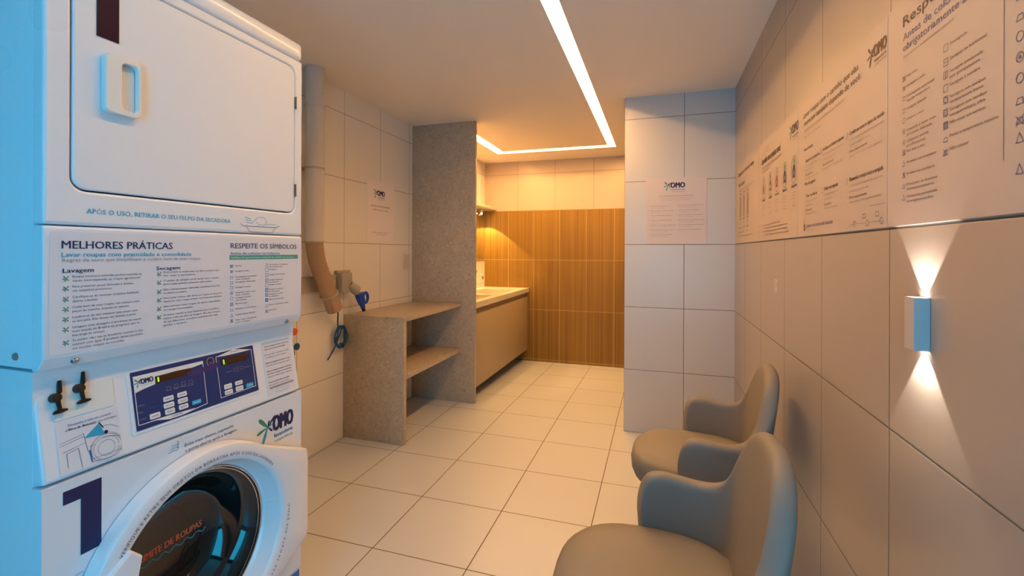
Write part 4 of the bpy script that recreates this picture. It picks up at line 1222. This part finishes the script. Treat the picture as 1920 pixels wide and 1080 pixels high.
    ink.text('Juntos você está sendo limpeza', -1.83, 1.383, .014, -1.58, M_BLUE); ink.text('e praticidade', -1.83, 1.371, .006, -1.76, M_LGREY)
    for x, z in ((-1.423, 1.372), (-1.346, 1.370), (-1.271, 1.371)): ink.line(circle(x, z, .0075, 12), .0014, M_GREY, True)
    for x, z in ((-1.365, 1.388), (-1.292, 1.388)): ink.line([(x - .009, z - .005), (x + .009, z - .005), (x + .009, z + .005), (x - .009, z + .005)], .0015, M_GREY, True)
    ink.line([(-1.46, 1.368), (-1.43, 1.372)], .001, M_LGREY); ink.line([(-1.415, 1.372), (-1.355, 1.37)], .001, M_LGREY); ink.line([(-1.338, 1.371), (-1.279, 1.371)], .001, M_LGREY); ink.line([(-1.33, 1.41), (-1.25, 1.41)], .0012, M_LGREY)
    ink.build('poster_print', t)

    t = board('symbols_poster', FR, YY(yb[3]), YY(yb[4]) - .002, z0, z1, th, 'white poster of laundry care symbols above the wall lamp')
    ink = Ink(FR, th + .0006)
    ink.text('Respeite os símbolos', -1.175, 1.772, .0225, -.745, M_BROWN, .004)
    ink.text('Antes de colocar na máquina, verifique', -1.175, 1.742, .0155, -.72, M_BLUE, .003); ink.text('obrigatoriamente a etiqueta.', -1.175, 1.720, .0155, -.865, M_BLUE, .003)
    ink.text('Alguns tecidos exigem cuidados especiais', -1.175, 1.705, .006, -1.0, M_LGREY)
    L = [('tubx', 'Não lavar', 1.661, -1.118), ('hand', 'Lavagem à mão', 1.641, -1.09), ('tub', 'Lavagem normal|em alta temperatura', 1.620, -1.061), ('tub', 'Lavagem delicada', 1.594, -1.086), ('circ', 'Limpeza a seco', 1.572, -1.095), ('circd', 'Limpeza a seco com|processo delicado', 1.549, -1.054), ('circd', 'Limpeza úmida|profissional', 1.526, -1.078), ('circx', 'Não lavar a seco', 1.505, -1.09), ('tri', 'Permitido o uso de alvejante', 1.482, -1.052), ('trix', 'Proibido o uso de alvejante', 1.458, -1.057), ('iron', 'Passar a baixa|temperatura', 1.436, -1.048), ('tri', 'Alvejante permitido|oxigenado', 1.411, -1.048)]
    for kd, s, z, e in L:
        care(ink, -1.176, z - .004, .0115, kd, M_GREY if z > 1.5 else M_BLUE)
        for j, q in enumerate(s.split('|')): ink.text(q, -1.158, z - .010 * j, .0056, e if j == 0 else e - .012, M_GREY, .006)
    L = [('sq', 'Secagem', 1.665, -.966), ('sqh', 'Secagem na horizontal', 1.639, -.916), ('sqv', 'Secagem pendurada|por gotejamento', 1.616, -.925), ('sq', 'Secagem à sombra', 1.592, -.931), ('sqc', 'Secagem em tambor|temperatura baixa', 1.571, -.917), ('sqd', 'Secagem em tambor|temperatura alta', 1.548, -.913), ('sqx', 'Não secar em tambor', 1.525, -.917), ('iron', 'Passar a temperatura máxima', 1.502, -.889), ('ironx', 'Não passar', 1.479, -.958)]
    for kd, s, z, e in L:
        care(ink, -1.030, z - .006, .0125, kd, M_GREY if z > 1.6 else M_BLUE)
        for j, q in enumerate(s.split('|')): ink.text(q, -1.011, z - .010 * j, .0058, e if j == 0 else e - .006, M_GREY, .006)
    ink.line([(-.878, 1.79), (-.878, 1.435)], .0012, M_GREY)
    for i, (kd, z) in enumerate((('iron', 1.66), ('iron', 1.63), ('circ', 1.60), ('circd', 1.57), ('circ', 1.54), ('iron', 1.51), ('ironx', 1.482), ('tri', 1.455), ('tri', 1.41))):
        care(ink, -.853, z, .014, kd, M_BLUE); ink.text(('Ferro quente', 'Ferro morno', 'Lavar a seco', 'Pode torcer', 'Não torcer', 'Ferro frio', 'Sem vapor', 'Com cloro', 'Sem cloro')[i], -.828, z + .002, .0056, -.77, M_GREY)
    ink.build('poster_print', t)

    t = board('closing_poster', FR, YY(yb[4]), YY(yb[5]), z0, z1, th, 'last white poster of the row, nearest the entrance') if False else None

    # small switch-size sticker
    t = board('pictogram_sticker', FR, -2.305, -2.255, 1.120, 1.178, .0016, 'tiny pictogram sticker on the right wall below the posters', 'sticker', M_RIGHT_PLAIN)
    ink = Ink(FR, .0022)
    ink.poly([(-2.284, 1.166), (-2.273, 1.163), (-2.275, 1.172)], M_GREY); ink.poly(rrect(-2.279, -2.272, 1.143, 1.160, .002, 3), M_BROWN)
    ink.line([(-2.293, 1.127), (-2.272, 1.127)], .0025, M_GREY)
    ink.build('sticker_print', t)


M_RIGHT_PLAIN = mat('sticker film', (.60, .55, .52), .35)
build_posters()


# ============================================================ wall lamp
def build_lamp():
    t = thing('wall_lamp', 'small white box wall lamp throwing light up and down', 'lamp', (XR, 1.1, 1.107))
    a0, a1, z0, z1, d = -1.119, -1.083, 1.107, 1.209, .026
    bm = bmesh.new()
    ring = Frame((XR, 0, 0), (0, -1, 0), (0, 0, 1))
    # open-ended square sleeve
    for q in ((a0, a0 + .002, 0.0005, d), (a1 - .002, a1, 0.0005, d), (a0 + .002, a1 - .002, d - .002, d), (a0 + .002, a1 - .002, .0005, .0015)):
        box(bm, ring, q[0], q[1], z0, z1, q[2], q[3])
    obj('housing', bm, M_ALU, t)
    for z in (z0 + .012, z1 - .014):
        bm = bmesh.new(); box(bm, ring, a0 + .004, a1 - .004, z, z + .002, .003, d - .004); obj('lens', bm, M_LAMPGLOW, t)
    for s, z in ((1, z1 - .004), (-1, z0 + .004)):
        spot_light('wall_lamp_beam', (XR - .013, 1.101, z), (0.10, 0, s), 4.5, (1.0, .92, .76), math.radians(78), .2, .003)


build_lamp()


# ============================================================ tub chairs
def make_chair(label, loc, rz):
    """local axes: +x points to the front of the seat"""
    t = bpy.data.objects.new('tub_chair', None); C.objects.link(t); t.empty_display_size = .1
    tag(t, label, 'chair', 'greige tub chairs along the right wall')
    K_ = [(0, 0.0, 0.0, .868), (.07, .001, .055, .865), (.14, .004, .108, .852), (.21, .010, .155, .818), (.28, .020, .192, .755), (.345, .040, .215, .688), (.41, .066, .229, .650),
          (.48, .100, .242, .636), (.57, .145, .251, .634), (.68, .195, .255, .640), (.79, .245, .255, .646), (.88, .282, .252, .640), (.94, .303, .248, .618), (.98, .316, .244, .575), (1.0, .318, .242, .52)]
    zb = .375
    cols = []
    for sgn, L in ((-1, K_[:0:-1]), (1, K_)):
        for s, x, y, z in L:
            c = []
            for j in range(9):
                f = j / 8
                zz = zb + (z - zb) * f
                lean = .085 * (1 - s) * (1 - min(1, (zz - zb) / .5)) ** 1.1
                yy_ = y * (.93 + .07 * min(1, (zz - zb) / .25))
                xx = x + lean + (.0 if s < .8 else -.02 * (1 - f))
                c.append(Vector((xx, sgn * yy_, zz)))
            cols.append(c)
    bm = bmesh.new(); V = [[bm.verts.new(p) for p in c] for c in cols]
    for A, B in zip(V, V[1:]):
        for j in range(8): bm.faces.new((A[j], B[j], B[j + 1], A[j + 1]))
    bmesh.ops.recalc_face_normals(bm, faces=bm.faces)
    sh = obj('shell', bm, M_VINYL, t, smooth=180)
    so = sh.modifiers.new('thick', 'SOLIDIFY'); so.thickness = .052; so.offset = 0; so.use_even_offset = False
    su = sh.modifiers.new('round', 'SUBSURF'); su.levels = 2; su.render_levels = 2
    # seat cushion
    bm = bmesh.new()
    prof = [(0.30, .395), (.86, .395), (.95, .405), (.99, .430), (1.0, .460), (.98, .486), (.92, .499), (.72, .508), (.35, .512), (0.0, .513)]
    rings = []
    n = 40
    for k, z in prof:
        if k == 0: rings.append([bm.verts.new((.29, 0, z))]); continue
        R_ = []
        for i in range(n):
            th = 2 * PI * i / n; c, s = math.cos(th), math.sin(th)
            e = 2 / 2.5
            hx = .245 if c > 0 else .23
            x = .27 + k * hx * math.copysign(abs(c) ** e, c)
            w = .222 + .014 * max(0, c)
            y = k * w * math.copysign(abs(s) ** e, s)
            R_.append(bm.verts.new((x, y, z)))
        rings.append(R_)
    for A, B in zip(rings, rings[1:]):
        for i in range(n):
            j = (i + 1) % n
            if len(B) == 1: bm.faces.new((A[i], A[j], B[0]))
            else: bm.faces.new((A[i], A[j], B[j], B[i]))
    bm.faces.new(rings[0][::-1])
    bmesh.ops.recalc_face_normals(bm, faces=bm.faces)
    obj('seat_cushion', bm, M_VINYL, t, smooth=60)
    for sx, sy in ((1, 1), (1, -1), (-1, 1), (-1, -1)):
        bm = bmesh.new(); tube(bm, [(.25 + sx * .13, sy * .13, .384), (.25 + sx * .19, sy * .19, 0.0)], [.017, .010], 12); obj('leg', bm, M_WOODLEG, t)
    t.location = loc; t.rotation_euler = (0, 0, rz)
    return t


make_chair('greige vinyl tub chair in the foreground, nearest the camera', (.262, 1.18, 0), PI - math.radians(1))
make_chair('greige vinyl tub chair behind the foreground one, close to the corner block', (.415, 1.965, 0), PI - math.radians(5))

for r_ in ROOTS:
    if '_o' in r_: del r_['_o']
